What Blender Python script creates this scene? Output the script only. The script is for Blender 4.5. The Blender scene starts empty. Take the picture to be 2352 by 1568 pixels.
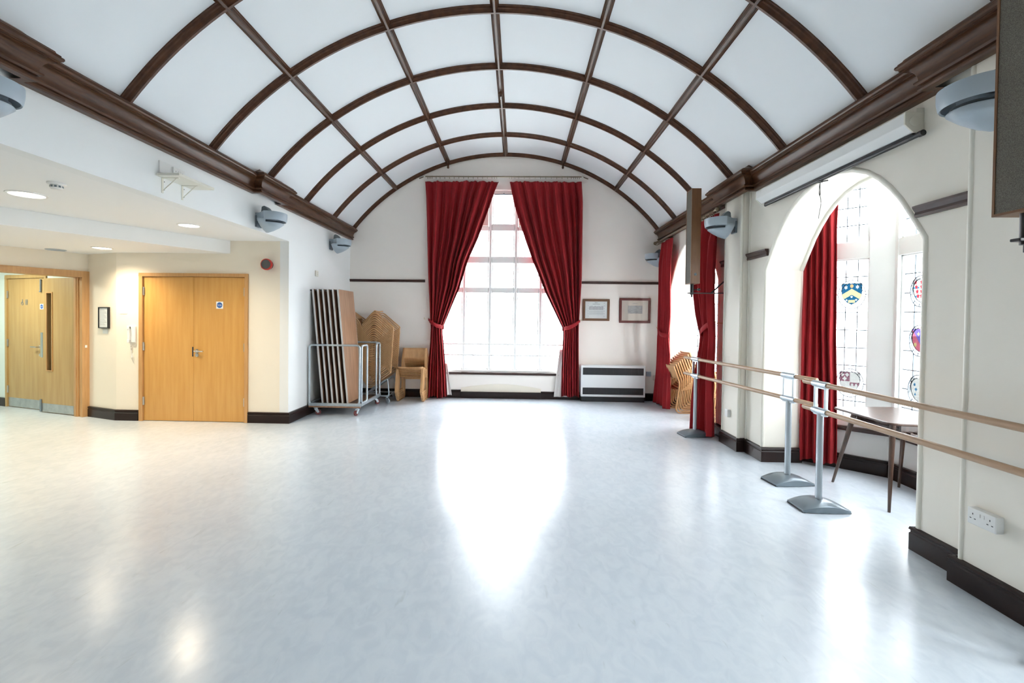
import bpy, bmesh, math, random
from mathutils import Vector, Matrix
C = bpy.context.scene.collection
sc = bpy.context.scene
PI = math.pi
random.seed(7)
EYE = 1.43893
# ------------------------------------------------------------------ camera
cd = bpy.data.cameras.new('camera'); cam = bpy.data.objects.new('camera', cd); C.objects.link(cam)
cd.sensor_fit = 'HORIZONTAL'; cd.sensor_width = 36.0; cd.lens = 1080.0/2352.0*36.0
cd.shift_x = 18.954/2352.0; cd.shift_y = -35.022/2352.0
cd.clip_start = 0.02; cd.clip_end = 200
RT = Vector((0.9994725511, 0.0300951243, 0.0122025853)); DN = Vector((0.0126654492, -0.0152376525, -0.9998036809)); FW = Vector((-0.0299032773, 0.9994308868, -0.0156107837))
M = Matrix((RT, -DN, -FW)).transposed().to_4x4(); M.translation = Vector((0, 0, EYE)); cam.matrix_world = M
sc.camera = cam
# ------------------------------------------------------------------ daylight, exposure
SKY = 7.0
w = bpy.data.worlds.new('world'); sc.world = w; w.use_nodes = True
wb = w.node_tree.nodes['Background']; wb.inputs[0].default_value = (0.91, 0.955, 1.0, 1); wb.inputs[1].default_value = SKY
sc.view_settings.view_transform = 'Standard'; sc.view_settings.look = 'None'; sc.view_settings.gamma = 1.0
sc.view_settings.use_curve_mapping = False
sc.view_settings.exposure = 1.72
sc.cycles.max_bounces = 6; sc.cycles.diffuse_bounces = 5; sc.cycles.glossy_bounces = 3; sc.cycles.transparent_max_bounces = 8
sc.cycles.use_adaptive_sampling = True; sc.cycles.adaptive_threshold = 0.09; sc.cycles.adaptive_min_samples = 16
sc.cycles.sample_clamp_indirect = 12; sc.cycles.caustics_reflective = False; sc.cycles.caustics_refractive = False
sc.cycles.use_denoising = True
def portal(loc, rz, sx, sy):
    l = bpy.data.lights.new('window_portal', 'AREA'); l.shape = 'RECTANGLE'; l.size = sx; l.size_y = sy; l.cycles.is_portal = True
    o = bpy.data.objects.new('window_portal', l); C.objects.link(o); o.location = loc; o.rotation_euler = (PI/2, 0, rz)   # shines along local -Z
    o['kind'] = 'helper'
BAYS = [3.98, 6.99, 0.97]
portal((-0.3, 8.72, 2.0), PI, 2.4, 3.6)             # faces -Y into the room
for c in BAYS: portal((3.66, c, 1.75), PI/2, 1.4, 2.7)
# ------------------------------------------------------------------ materials
MATS = {}
def mat(name, col, rough=0.5, metal=0.0, col2=None, scale=8.0, stretch=(1, 1, 1), bump=0.0, spec=0.5, coat=0.0, detail=4, rot=(0,0,0), contrast=(0.3, 0.7)):
    m = bpy.data.materials.new(name); m.use_nodes = True; nt = m.node_tree; b = nt.nodes['Principled BSDF']
    b.inputs['Base Color'].default_value = (*col, 1); b.inputs['Roughness'].default_value = rough; b.inputs['Metallic'].default_value = metal
    b.inputs['Specular IOR Level'].default_value = spec; b.inputs['Coat Weight'].default_value = coat; b.inputs['Coat Roughness'].default_value = 0.15
    if col2 is not None or bump:
        tc = nt.nodes.new('ShaderNodeTexCoord'); mp = nt.nodes.new('ShaderNodeMapping'); mp.inputs['Scale'].default_value = stretch; mp.inputs['Rotation'].default_value = rot
        nz = nt.nodes.new('ShaderNodeTexNoise'); nz.inputs['Scale'].default_value = scale; nz.inputs['Detail'].default_value = detail
        nt.links.new(tc.outputs['Object'], mp.inputs[0]); nt.links.new(mp.outputs[0], nz.inputs['Vector'])
        if col2 is not None:
            r = nt.nodes.new('ShaderNodeValToRGB'); r.color_ramp.elements[0].color = (*col, 1); r.color_ramp.elements[1].color = (*col2, 1)
            r.color_ramp.elements[0].position = contrast[0]; r.color_ramp.elements[1].position = contrast[1]
            nt.links.new(nz.outputs['Fac'], r.inputs[0]); nt.links.new(r.outputs[0], b.inputs['Base Color'])
        if bump:
            bp = nt.nodes.new('ShaderNodeBump'); bp.inputs['Strength'].default_value = bump; bp.inputs['Distance'].default_value = 0.01
            nt.links.new(nz.outputs['Fac'], bp.inputs['Height']); nt.links.new(bp.outputs[0], b.inputs['Normal'])
    MATS[name] = m; return m
mat('plaster_white', (0.86, 0.82, 0.735), 0.75, col2=(0.845, 0.805, 0.72), scale=2.0, bump=0.02)
mat('plaster_back', (0.94, 0.88, 0.815), 0.7, col2=(0.915, 0.86, 0.805), scale=1.6, bump=0.02)
mat('plaster_cool', (0.84, 0.85, 0.84), 0.75, col2=(0.825, 0.835, 0.825), scale=2.0, bump=0.02)
mat('plaster_cream', (0.86, 0.79, 0.67), 0.65, col2=(0.845, 0.775, 0.655), scale=1.5)
mat('paint_gloss', (0.84, 0.81, 0.72), 0.3)
mat('panel_white', (0.85, 0.885, 0.91), 0.6, col2=(0.84, 0.875, 0.90), scale=1.2)
mat('ceiling_white', (0.86, 0.865, 0.855), 0.7)
mat('window_white', (0.88, 0.89, 0.88), 0.45)
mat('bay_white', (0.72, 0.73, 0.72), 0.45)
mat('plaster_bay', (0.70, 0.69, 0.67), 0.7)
mat('dark_wood', (0.048, 0.018, 0.007), 0.32, col2=(0.105, 0.042, 0.017), scale=9, stretch=(6, 0.7, 6), bump=0.05, coat=0.0, spec=0.35)
mat('rib_wood', (0.060, 0.022, 0.009), 0.34, col2=(0.11, 0.043, 0.019), scale=6, stretch=(3, 3, 3), bump=0.04, coat=0.0, spec=0.35)
mat('skirting_wood', (0.013, 0.0065, 0.006), 0.28, col2=(0.022, 0.011, 0.009), scale=5, coat=0.0, spec=0.3)
mat('rail_wood', (0.035, 0.014, 0.010), 0.33, col2=(0.058, 0.024, 0.017), scale=6, coat=0.2)
mat('oak_honey', (0.58, 0.30, 0.075), 0.38, col2=(0.64, 0.355, 0.105), scale=2.2, stretch=(9, 9, 0.7), coat=0.15, contrast=(0.35, 0.65))
mat('oak_pale', (0.44, 0.275, 0.10), 0.4, col2=(0.50, 0.33, 0.135), scale=2.2, stretch=(9, 9, 0.7), coat=0.1, contrast=(0.35, 0.65))
mat('oak_frame', (0.50, 0.27, 0.10), 0.4, col2=(0.58, 0.33, 0.135), scale=6.0, stretch=(8, 8, 0.6))
mat('beech', (0.52, 0.29, 0.125), 0.4, col2=(0.60, 0.35, 0.165), scale=8, stretch=(3, 3, 1), coat=0.1)
mat('barre_beech', (0.38, 0.24, 0.14), 0.4, col2=(0.47, 0.31, 0.19), scale=14, stretch=(6, 0.5, 6))
mat('walnut', (0.045, 0.021, 0.013), 0.32, col2=(0.085, 0.042, 0.027), scale=8, stretch=(6, 6, 1), coat=0.05)
mat('table_laminate', (0.24, 0.12, 0.062), 0.35, col2=(0.38, 0.215, 0.125), scale=4, stretch=(8, 8, 0.7), contrast=(0.3, 0.7))
mat('table_under', (0.10, 0.06, 0.035), 0.7)
mat('table_edge', (0.62, 0.60, 0.60), 0.45)
mat('speaker_wood', (0.15, 0.062, 0.022), 0.4, col2=(0.19, 0.085, 0.032), scale=6, stretch=(10, 10, 1))
mat('speaker_cloth', (0.10, 0.09, 0.075), 0.95, col2=(0.185, 0.17, 0.14), scale=420, detail=2, bump=0.3, contrast=(0.4, 0.6))
mat('plastic_grey', (0.38, 0.45, 0.51), 0.4)
mat('plastic_inner', (0.15, 0.18, 0.20), 0.5)
mat('plastic_white', (0.80, 0.80, 0.78), 0.35)
mat('plastic_cream', (0.74, 0.72, 0.63), 0.4)
mat('screen_case', (0.76, 0.77, 0.76), 0.4)
mat('black', (0.012, 0.013, 0.016), 0.35)
mat('black_soft', (0.03, 0.03, 0.035), 0.6)
mat('steel', (0.62, 0.63, 0.62), 0.28, metal=1.0)
mat('galvanised', (0.50, 0.56, 0.60), 0.38, metal=0.75, col2=(0.42, 0.48, 0.52), scale=30)
mat('stand_grey', (0.19, 0.235, 0.27), 0.33, metal=0.35, coat=0.2)
mat('post_grey', (0.40, 0.45, 0.49), 0.3, metal=0.5)
mat('brass', (0.65, 0.47, 0.2), 0.3, metal=1.0)
mat('rod_metal', (0.26, 0.21, 0.14), 0.35, metal=0.8)
mat('lead_came', (0.07, 0.10, 0.13), 0.5)
mat('sign_white', (0.85, 0.86, 0.86), 0.4)
mat('sign_blue', (0.02, 0.12, 0.42), 0.4)
mat('paper', (0.74, 0.77, 0.78), 0.6)
mat('paper_cream', (0.72, 0.66, 0.58), 0.6)
mat('print_grey', (0.25, 0.26, 0.28), 0.6, col2=(0.5, 0.5, 0.5), scale=14, stretch=(1, 1, 6))
mat('ink', (0.18, 0.2, 0.23), 0.6)
mat('frame_brown', (0.16, 0.075, 0.035), 0.35)
mat('frame_mahogany', (0.13, 0.022, 0.018), 0.3)
mat('alarm_red', (0.55, 0.03, 0.02), 0.35)
mat('alarm_grille', (0.10, 0.10, 0.10), 0.7)
mat('rubber', (0.16, 0.04, 0.04), 0.6)
mat('lining', (0.82, 0.80, 0.76), 0.9)
mat('grille_dark', (0.015, 0.018, 0.022), 0.4)
mat('heater_white', (0.80, 0.82, 0.83), 0.35)
mat('concrete', (0.42, 0.43, 0.42), 0.9, col2=(0.36, 0.37, 0.36), scale=3)
mat('steel_kick', (0.55, 0.57, 0.57), 0.4, metal=0.9, col2=(0.42, 0.44, 0.45), scale=12)
def floor_mat():
    m = bpy.data.materials.new('vinyl'); m.use_nodes = True; nt = m.node_tree; b = nt.nodes['Principled BSDF']; L = nt.links.new
    tc = nt.nodes.new('ShaderNodeTexCoord')
    def noise(scale, st, det, rotz=0.0, dist=0.0):
        mp = nt.nodes.new('ShaderNodeMapping'); mp.inputs['Scale'].default_value = st; mp.inputs['Rotation'].default_value = (0, 0, rotz)
        n = nt.nodes.new('ShaderNodeTexNoise'); n.inputs['Scale'].default_value = scale; n.inputs['Detail'].default_value = det; n.inputs['Distortion'].default_value = dist
        L(tc.outputs['Object'], mp.inputs[0]); L(mp.outputs[0], n.inputs['Vector']); return n
    n1 = noise(14, (1, 0.6, 1), 8, 0.5, 1.0); n2 = noise(0.7, (1, 1, 1), 3); n3 = noise(26, (1, 0.22, 1), 5, 0.9, 0.8); n4 = noise(60, (1, 0.03, 1), 3, -0.7)
    r = nt.nodes.new('ShaderNodeValToRGB'); e = r.color_ramp.elements; e[0].position = 0.36; e[0].color = (0.61, 0.675, 0.75, 1); e[1].position = 0.62; e[1].color = (0.67, 0.73, 0.795, 1)
    L(n1.outputs['Fac'], r.inputs[0])
    r2 = nt.nodes.new('ShaderNodeValToRGB'); e = r2.color_ramp.elements; e[0].position = 0.24; e[0].color = (0.84, 0.85, 0.84, 1); e[1].position = 0.34; e[1].color = (1, 1, 1, 1)
    L(n3.outputs['Fac'], r2.inputs[0])
    mx = nt.nodes.new('ShaderNodeMix'); mx.data_type = 'RGBA'; mx.blend_type = 'MULTIPLY'; mx.inputs[0].default_value = 0.8
    L(r.outputs[0], mx.inputs[6]); L(r2.outputs[0], mx.inputs[7])
    r4 = nt.nodes.new('ShaderNodeValToRGB'); e = r4.color_ramp.elements; e[0].position = 0.3; e[0].color = (0.93, 0.94, 0.94, 1); e[1].position = 0.7; e[1].color = (1.03, 1.03, 1.02, 1); L(n2.outputs['Fac'], r4.inputs[0])
    mx2 = nt.nodes.new('ShaderNodeMix'); mx2.data_type = 'RGBA'; mx2.blend_type = 'MULTIPLY'; mx2.inputs[0].default_value = 1.0
    L(mx.outputs[2], mx2.inputs[6]); L(r4.outputs[0], mx2.inputs[7]); L(mx2.outputs[2], b.inputs['Base Color'])
    rr = nt.nodes.new('ShaderNodeMapRange'); rr.inputs[1].default_value = 0.3; rr.inputs[2].default_value = 0.7; rr.inputs[3].default_value = 0.20; rr.inputs[4].default_value = 0.26
    L(n2.outputs['Fac'], rr.inputs[0]); L(rr.outputs[0], b.inputs['Roughness'])
    b.inputs['Specular IOR Level'].default_value = 0.6
    bp = nt.nodes.new('ShaderNodeBump'); bp.inputs['Strength'].default_value = 0.035; bp.inputs['Distance'].default_value = 0.01
    ad = nt.nodes.new('ShaderNodeMath'); ad.operation = 'ADD'; L(n2.outputs['Fac'], ad.inputs[0]); L(n4.outputs['Fac'], ad.inputs[1]); L(ad.outputs[0], bp.inputs['Height']); L(bp.outputs[0], b.inputs['Normal'])
    MATS['vinyl'] = m
floor_mat()
def glass_mat(name, col, refl=0.06, rough=0.03):
    m = bpy.data.materials.new(name); m.use_nodes = True; nt = m.node_tree; nt.nodes.clear(); L = nt.links.new
    o = nt.nodes.new('ShaderNodeOutputMaterial'); t = nt.nodes.new('ShaderNodeBsdfTransparent'); t.inputs[0].default_value = (*col, 1)
    g = nt.nodes.new('ShaderNodeBsdfGlossy'); g.inputs['Roughness'].default_value = rough; x = nt.nodes.new('ShaderNodeMixShader'); x.inputs[0].default_value = refl
    L(t.outputs[0], x.inputs[1]); L(g.outputs[0], x.inputs[2]); L(x.outputs[0], o.inputs[0]); MATS[name] = m
glass_mat('clear_glass', (0.97, 0.98, 0.98))
for n, c in (('glass_blue', (0.0015, 0.0105, 0.021)), ('glass_azure', (0.0058, 0.029, 0.0551)), ('glass_gold', (0.0812, 0.0696, 0.0305)), ('glass_star', (0.0928, 0.0928, 0.0899)), ('glass_red', (0.0653, 0.0058, 0.0087)),
             ('glass_purple', (0.0232, 0.0181, 0.0638)), ('glass_wine', (0.0377, 0.0188, 0.0247)), ('glass_rose', (0.0754, 0.0377, 0.0174)), ('glass_pink', (0.0754, 0.0188, 0.0275))):
    glass_mat(n, c, 0.02)
def cloth_mat():
    m = mat('curtain_red', (0.36, 0.009, 0.014), 0.85, col2=(0.31, 0.007, 0.012), scale=3, bump=0.0); nt = m.node_tree; b = nt.nodes['Principled BSDF']
    b.inputs['Sheen Weight'].default_value = 0.03
    o = [n for n in nt.nodes if n.type == 'OUTPUT_MATERIAL'][0]; t = nt.nodes.new('ShaderNodeBsdfTranslucent'); t.inputs[0].default_value = (0.5, 0.012, 0.02, 1)
    x = nt.nodes.new('ShaderNodeMixShader'); x.inputs[0].default_value = 0.035; nt.links.new(b.outputs[0], x.inputs[1]); nt.links.new(t.outputs[0], x.inputs[2]); nt.links.new(x.outputs[0], o.inputs[0])
cloth_mat()
def emis(name, col, s):
    m = bpy.data.materials.new(name); m.use_nodes = True; b = m.node_tree.nodes['Principled BSDF']; b.inputs['Base Color'].default_value = (*col, 1)
    b.inputs['Emission Color'].default_value = (*col, 1); b.inputs['Emission Strength'].default_value = s; MATS[name] = m
emis('lamp_glow', (1.0, 0.93, 0.80), 3.0)
# ------------------------------------------------------------------ mesh helpers
def BM(): return bmesh.new()
def box(bm, x0, x1, y0, y1, z0, z1, mtx=None):
    vs = [bm.verts.new((x, y, z)) for x in (x0, x1) for y in (y0, y1) for z in (z0, z1)]
    for f in ((0, 1, 3, 2), (4, 6, 7, 5), (0, 4, 5, 1), (2, 3, 7, 6), (0, 2, 6, 4), (1, 5, 7, 3)): bm.faces.new([vs[i] for i in f])
    if mtx is not None: bmesh.ops.transform(bm, matrix=mtx, verts=vs)
    return vs
def prism(bm, pts, a, b, axis='z', mtx=None):
    """pts 2D polygon extruded from a to b. axis z: (x,y); y: (x,z); x: (y,z)"""
    f = {'z': lambda p, t: (p[0], p[1], t), 'y': lambda p, t: (p[0], t, p[1]), 'x': lambda p, t: (t, p[0], p[1])}[axis]
    A = [bm.verts.new(f(p, a)) for p in pts]; B = [bm.verts.new(f(p, b)) for p in pts]; n = len(pts)
    bm.faces.new(A); bm.faces.new(B[::-1])
    for i in range(n): bm.faces.new((A[i], B[i], B[(i+1) % n], A[(i+1) % n]))
    if mtx is not None: bmesh.ops.transform(bm, matrix=mtx, verts=A+B)
    return A+B
def sweep(bm, path, sec, closed=False, up=Vector((0, 0, 1)), cap=True):
    """sweep 2D section (side, up) along 3D path; side = dir x up"""
    n = len(path); rings = []
    P = [Vector(p) for p in path]
    for i in range(n):
        if closed: d0 = P[i]-P[i-1]; d1 = P[(i+1) % n]-P[i]
        else: d0 = P[i]-P[max(i-1, 0)]; d1 = P[min(i+1, n-1)]-P[i]
        if d0.length < 1e-9: d0 = d1
        if d1.length < 1e-9: d1 = d0
        d = (d0.normalized()+d1.normalized()); d = d.normalized() if d.length > 1e-6 else d1.normalized()
        u = up - d*up.dot(d); u = u.normalized() if u.length > 1e-4 else Vector((1, 0, 0)); s = d.cross(u).normalized()
        k = 1.0/max(0.5, abs(d.dot(d1.normalized())))
        dd = (d1.normalized()-d0.normalized())
        inpl = dd.normalized() if dd.length > 1e-4 else None
        ring = []
        for (a, b) in sec:
            off = s*a+u*b
            if inpl is not None: off = off + inpl*(off.dot(inpl))*(k-1)
            ring.append(bm.verts.new(P[i]+off))
        rings.append(ring)
    m = len(sec)
    for i in range(n if closed else n-1):
        A, B = rings[i], rings[(i+1) % n]
        for j in range(m): bm.faces.new((A[j], A[(j+1) % m], B[(j+1) % m], B[j]))
    if cap and not closed:
        bm.faces.new(rings[0][::-1]); bm.faces.new(rings[-1])
    return rings
def circ(r, n=10, ry=None): return [(r*math.cos(2*PI*i/n), (ry or r)*math.sin(2*PI*i/n)) for i in range(n)]
def tube(bm, a, b, r, n=10, r2=None):
    a, b = Vector(a), Vector(b); d = (b-a).normalized(); u = Vector((0, 0, 1)) if abs(d.z) < 0.9 else Vector((1, 0, 0)); s = d.cross(u).normalized(); u = s.cross(d)
    R = []
    for P, rr in ((a, r), (b, r2 if r2 is not None else r)): R.append([bm.verts.new(P+s*(rr*math.cos(2*PI*i/n))+u*(rr*math.sin(2*PI*i/n))) for i in range(n)])
    for j in range(n): bm.faces.new((R[0][j], R[0][(j+1) % n], R[1][(j+1) % n], R[1][j]))
    bm.faces.new(R[0][::-1]); bm.faces.new(R[1])
def pipe(bm, path, r, n=8, closed=False, up=Vector((0, 0, 1))): sweep(bm, path, circ(r, n), closed, up)
def fillet(pts, r, k=5, closed=False):
    out = []; n = len(pts)
    for i, p in enumerate(pts):
        p = Vector(p)
        if not closed and i in (0, n-1): out.append(p); continue
        a = Vector(pts[i-1]); b = Vector(pts[(i+1) % n]); da = (a-p); db = (b-p); rr = min(r, da.length*0.49, db.length*0.49)
        A = p+da.normalized()*rr; B = p+db.normalized()*rr
        for t in range(k+1):
            t /= k; out.append(A*(1-t)**2+p*2*t*(1-t)+B*t*t)
    return out
def fillet_var(pts, rs, k=6):
    out = []
    for i, p in enumerate(pts):
        p = Vector(p)
        if rs[i] == 0: out.append(p); continue
        a = Vector(pts[i-1]); b = Vector(pts[i+1]); da = a-p; db = b-p; rr = min(rs[i], da.length*0.48, db.length*0.48); A = p+da.normalized()*rr; B = p+db.normalized()*rr
        for t in range(k+1): t /= k; out.append(A*(1-t)**2+p*2*t*(1-t)+B*t*t)
    return out
def lathe(bm, prof, n=24, mtx=None):
    R = []
    for r, z in prof: R.append([bm.verts.new((r*math.cos(2*PI*i/n), r*math.sin(2*PI*i/n), z)) for i in range(n)])
    for a, b in zip(R, R[1:]):
        for j in range(n): bm.faces.new((a[j], a[(j+1) % n], b[(j+1) % n], b[j]))
    bm.faces.new(R[0][::-1]); bm.faces.new(R[-1])
    if mtx is not None: bmesh.ops.transform(bm, matrix=mtx, verts=[v for r in R for v in r])
def grid(bm, rows):
    R = [[bm.verts.new(p) for p in r] for r in rows]
    for a, b in zip(R, R[1:]):
        for j in range(len(a)-1): bm.faces.new((a[j], a[j+1], b[j+1], b[j]))
    return R
def obj(name, bm, m, parent=None, smooth=False, bevel=0.0, solid=0.0, fix=True, sharp=38):
    if fix:
        bmesh.ops.remove_doubles(bm, verts=bm.verts, dist=1e-6); bmesh.ops.recalc_face_normals(bm, faces=bm.faces)
    me = bpy.data.meshes.new(name); bm.to_mesh(me); bm.free(); me.materials.append(MATS[m])
    if smooth:
        for p in me.polygons: p.use_smooth = True
        try: me.set_sharp_from_angle(angle=math.radians(sharp))
        except Exception: pass
    o = bpy.data.objects.new(name, me); C.objects.link(o)
    if parent: o.parent = parent
    if bevel:
        b = o.modifiers.new('bevel', 'BEVEL'); b.width = bevel; b.segments = 2; b.limit_method = 'ANGLE'; b.angle_limit = math.radians(40)
    if solid:
        s = o.modifiers.new('solid', 'SOLIDIFY'); s.thickness = solid; s.offset = 0
    return o
def tag(o, label, cat, group=None, kind=None):
    o['label'] = label; o['category'] = cat
    if group: o['group'] = group
    if kind: o['kind'] = kind
    return o
def struct(name, bm, m, parent=None, **k):
    o = obj(name, bm, m, parent, **k)
    if parent is None: o['kind'] = 'structure'
    return o
def thing(name, label, cat, loc=(0, 0, 0), rz=0, group=None):
    o = bpy.data.objects.new(name, None); C.objects.link(o); o.location = loc; o.rotation_euler = (0, 0, rz); o.empty_display_size = 0.1
    return tag(o, label, cat, group)
def dup(root, label=None, loc=None, rz=None, rot=None, group=None):
    def cp(o, par):
        c = o.copy(); C.objects.link(c)
        if par is not None: c.parent = par
        for ch in o.children: cp(ch, c)
        return c
    r = cp(root, None)
    if label: r['label'] = label
    if loc is not None: r.location = loc
    if rot is not None: r.rotation_euler = rot
    elif rz is not None: r.rotation_euler = (0, 0, rz)
    if group: r['group'] = group
    return r
def text(name, body, size, mtx, m, parent, ext=0.0005):
    cu = bpy.data.curves.new(name, 'FONT'); cu.body = body; cu.size = size; cu.align_x = 'CENTER'; cu.align_y = 'CENTER'; cu.extrude = ext; cu.materials.append(MATS[m]); cu.space_line = 0.85
    o = bpy.data.objects.new(name, cu); C.objects.link(o); o.matrix_world = mtx
    if parent: o.parent = parent
    return o
def frame_on(p, normal):
    """matrix: local x right, y up, z out along horizontal normal, origin p"""
    n = Vector(normal).normalized(); u = Vector((0, 0, 1)); r = u.cross(n)
    m = Matrix((r, u, n)).transposed().to_4x4(); m.translation = Vector(p); return m
# ------------------------------------------------------------------ room shell
XL, XR, YB, YF = -3.07, 2.54, 8.5, -3.3
VXC, VZC = -0.25893, -0.53167+EYE
R_RIB, R_PL = 3.4454, 3.505
Z_SOF, Z_DROP = 2.44, 2.27
PIER = [5.485, 2.450, -0.535]
DA = Vector((-6.03, 6.43)); DD = Vector((-0.42, -0.907)).normalized()     # wall holding the open doors
# floor
bm = BM()
def face(bm, pts): bm.faces.new([bm.verts.new(p) for p in pts])
face(bm, [(-10, YF, 0), (2.93, YF, 0), (2.93, YB+0.1, 0), (-10, YB+0.1, 0)])
for c in BAYS: face(bm, [(2.93, c-1.12, 0), (3.55, c-0.56, 0), (3.55, c+0.56, 0), (2.93, c+1.12, 0)])
struct('floor', bm, 'vinyl')
bm = BM(); face(bm, [(-60, -60, -0.6), (80, -60, -0.6), (80, 80, -0.6), (-60, 80, -0.6)]); struct('ground', bm, 'concrete')
# vault
def vp(a, R, y): return Vector((VXC+R*math.sin(a), y, VZC+R*math.cos(a)))
AM = 0.93
bm = BM(); grid(bm, [[vp(-AM+2*AM*i/64, R_PL, y) for i in range(65)] for y in (YF, 0, 3, 6, YB+0.02)]); struct('ceiling', bm, 'panel_white', smooth=True)
# ribs
T = R_PL-R_RIB+0.005
RIBSEC = [(-0.042, 0), (-0.042, 0.012), (-0.034, 0.016), (-0.030, 0.030), (-0.022, 0.036), (-0.012, 0.052), (-0.010, T), (0.010, T), (0.012, 0.052), (0.022, 0.036), (0.030, 0.030), (0.034, 0.016), (0.042, 0.012), (0.042, 0)]
ti = 1
ARCHY = [YB-0.02, 7.569, 6.555, 5.541, 4.527, 3.513, 2.499, 1.485, 0.471, -0.543, -1.557, -2.571]
for y in ARCHY:
    bm = BM(); rings = []
    for i in range(61):
        a = -AM+2*AM*i/60
        rings.append([bm.verts.new(vp(a, R_PL+0.004-h, y+s*(0.65 if y > 8 else 1))) for s, h in RIBSEC])
    for A, B in zip(rings, rings[1:]):
        for j in range(len(RIBSEC)): bm.faces.new((A[j], A[(j+1) % len(RIBSEC)], B[(j+1) % len(RIBSEC)], B[j]))
    struct('trim_%d' % ti, bm, 'rib_wood', smooth=True, sharp=18); ti += 1
for a in (-0.6033, -0.30027, 0, 0.30027, 0.6033):
    bm = BM(); A = [bm.verts.new(vp(a+s/R_PL, R_PL+0.003-h*1.02, YF)) for s, h in RIBSEC]; B = [bm.verts.new(vp(a+s/R_PL, R_PL+0.003-h*1.02, YB-0.03)) for s, h in RIBSEC]
    for j in range(len(RIBSEC)): bm.faces.new((A[j], A[(j+1) % len(RIBSEC)], B[(j+1) % len(RIBSEC)], B[j]))
    bm.faces.new(A[::-1]); bm.faces.new(B)
    struct('trim_%d' % ti, bm, 'dark_wood', smooth=True, sharp=18); ti += 1
# rib end pegs
for a in (-0.30027, 0.30027):
    bm = BM(); p = vp(a, R_RIB+0.01, YB-0.09); tube(bm, p, p-Vector((0, 0, 0.075)), 0.016, 10); tube(bm, p-Vector((0, 0, 0.07)), p-Vector((0, 0, 0.095)), 0.023, 10, 0.014)
    struct('trim_%d' % ti, bm, 'dark_wood', smooth=True); ti += 1
# cornices: profile (projection from wall, z)
CORN = [(0, 2.840), (0.050, 2.840), (0.058, 2.848), (0.058, 2.858), (0.046, 2.862), (0.046, 2.872), (0.060, 2.876), (0.070, 2.886), (0.070, 2.896), (0.054, 2.900)]
CORN += [(0.054+0.058*(1-math.cos(a)), 2.900+0.082*math.sin(a)) for a in [PI/2*k/7 for k in range(1, 8)]]
CORN += [(0.112, 2.990), (0.120, 2.990), (0.120, 2.998), (0.130, 3.002), (0.136, 3.012), (0.134, 3.024), (0.124, 3.028), (0.124, 3.036), (0.108, 3.046), (0.104, 3.056), (0.085, 3.064), (0.04, 3.085), (0, 3.12)]
def cornice(x, sgn, breaks, name):
    bm = BM(); path = [(YF, 0)]
    for a, b in breaks: path += [(a, 0), (a, 0.09), (b, 0.09), (b, 0)]
    path += [(YB, 0)]
    path = [p for i, p in enumerate(path) if i == 0 or (p != path[i-1])]
    # mitred offset of the profile along the plan path
    P = [Vector((x+sgn*o, y)) for y, o in path]; n = len(P); rings = []
    for i in range(n):
        def nrm(d): return Vector((sgn*d.y, -sgn*d.x)).normalized()
        d0 = (P[i]-P[i-1]) if i else (P[1]-P[0]); d1 = (P[i+1]-P[i]) if i < n-1 else (P[i]-P[i-1])
        n0, n1 = nrm(d0), nrm(d1); m = (n0+n1); m = m/(m.dot(n0)) if m.length > 1e-6 else n0
        rings.append([bm.verts.new((P[i].x+m.x*p, P[i].y+m.y*p, z)) for p, z in CORN])
    k = len(CORN)
    for A, B in zip(rings, rings[1:]):
        for j in range(k-1): bm.faces.new((A[j], A[j+1], B[j+1], B[j]))
    bm.faces.new(rings[-1])
    return struct(name, bm, 'dark_wood', smooth=True, sharp=20)
cornice(XL, 1, [(-0.95, -0.25), (2.13, 2.74), (5.33, 5.83)], 'trim_%d' % ti); ti += 1
cornice(XR, -1, [(-0.95, -0.25), (2.10, 2.88), (5.15, 5.83)], 'trim_%d' % ti); ti += 1
# back wall with stepped window opening
WX0, WX1 = -1.46, 0.90
bm = BM()
Wsteps = [(-1.46, -1.025, 2.60), (-1.025, -0.557, 3.12), (-0.557, -0.008, 3.76), (-0.008, 0.44, 3.12), (0.44, 0.90, 2.60)]
box(bm, -3.3, WX0, YB, YB+0.3, 0, 4.7); box(bm, WX1, 2.95, YB, YB+0.3, 0, 4.7); box(bm, WX0, WX1, YB, YB+0.3, 0, 0.42)
for a, b, z in Wsteps: box(bm, a, b, YB, YB+0.3, z, 4.7)
struct('wall_back', bm, 'plaster_back', fix=False)
bm = BM(); box(bm, -1.28, 0.745, YB-0.035, YB+0.1, 0.425, 0.470); struct('trim_%d' % ti, bm, 'rail_wood', bevel=0.006); ti += 1
bm = BM(); box(bm, WX0+0.005, WX1-0.005, YB+0.02, YB+0.2, 0.470, 0.50); struct('trim_%d' % ti, bm, 'window_white'); ti += 1
def picrail(bm, a, b, z0, z1, d, axis, base, sg):
    pr = [(0, z0), (d*0.5, z0), (d*0.6, z0+0.2*(z1-z0)), (d*0.5, z0+0.45*(z1-z0)), (d*0.95, z0+0.8*(z1-z0)), (d, z1), (0, z1)]
    if axis == 'x': prism(bm, [(base+sg*p, z) for p, z in pr], a, b, 'x')     # along x, pts (y,z)
    else: prism(bm, [(base+sg*p, z) for p, z in pr], a, b, 'y')
for a, b in ((XL, -1.69), (1.135, 2.54)):
    bm = BM(); picrail(bm, a, b, 2.085, 2.130, 0.028, 'x', YB, -1); struct('trim_%d' % ti, bm, 'rail_wood'); ti += 1
for a, b in ((4.87, 5.28), (5.69, 5.95), (2.70, 3.085)):
    bm = BM(); picrail(bm, a, b, 2.115, 2.185, 0.04, 'y', XR, -1); struct('trim_%d' % ti, bm, 'rail_wood'); ti += 1
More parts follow.
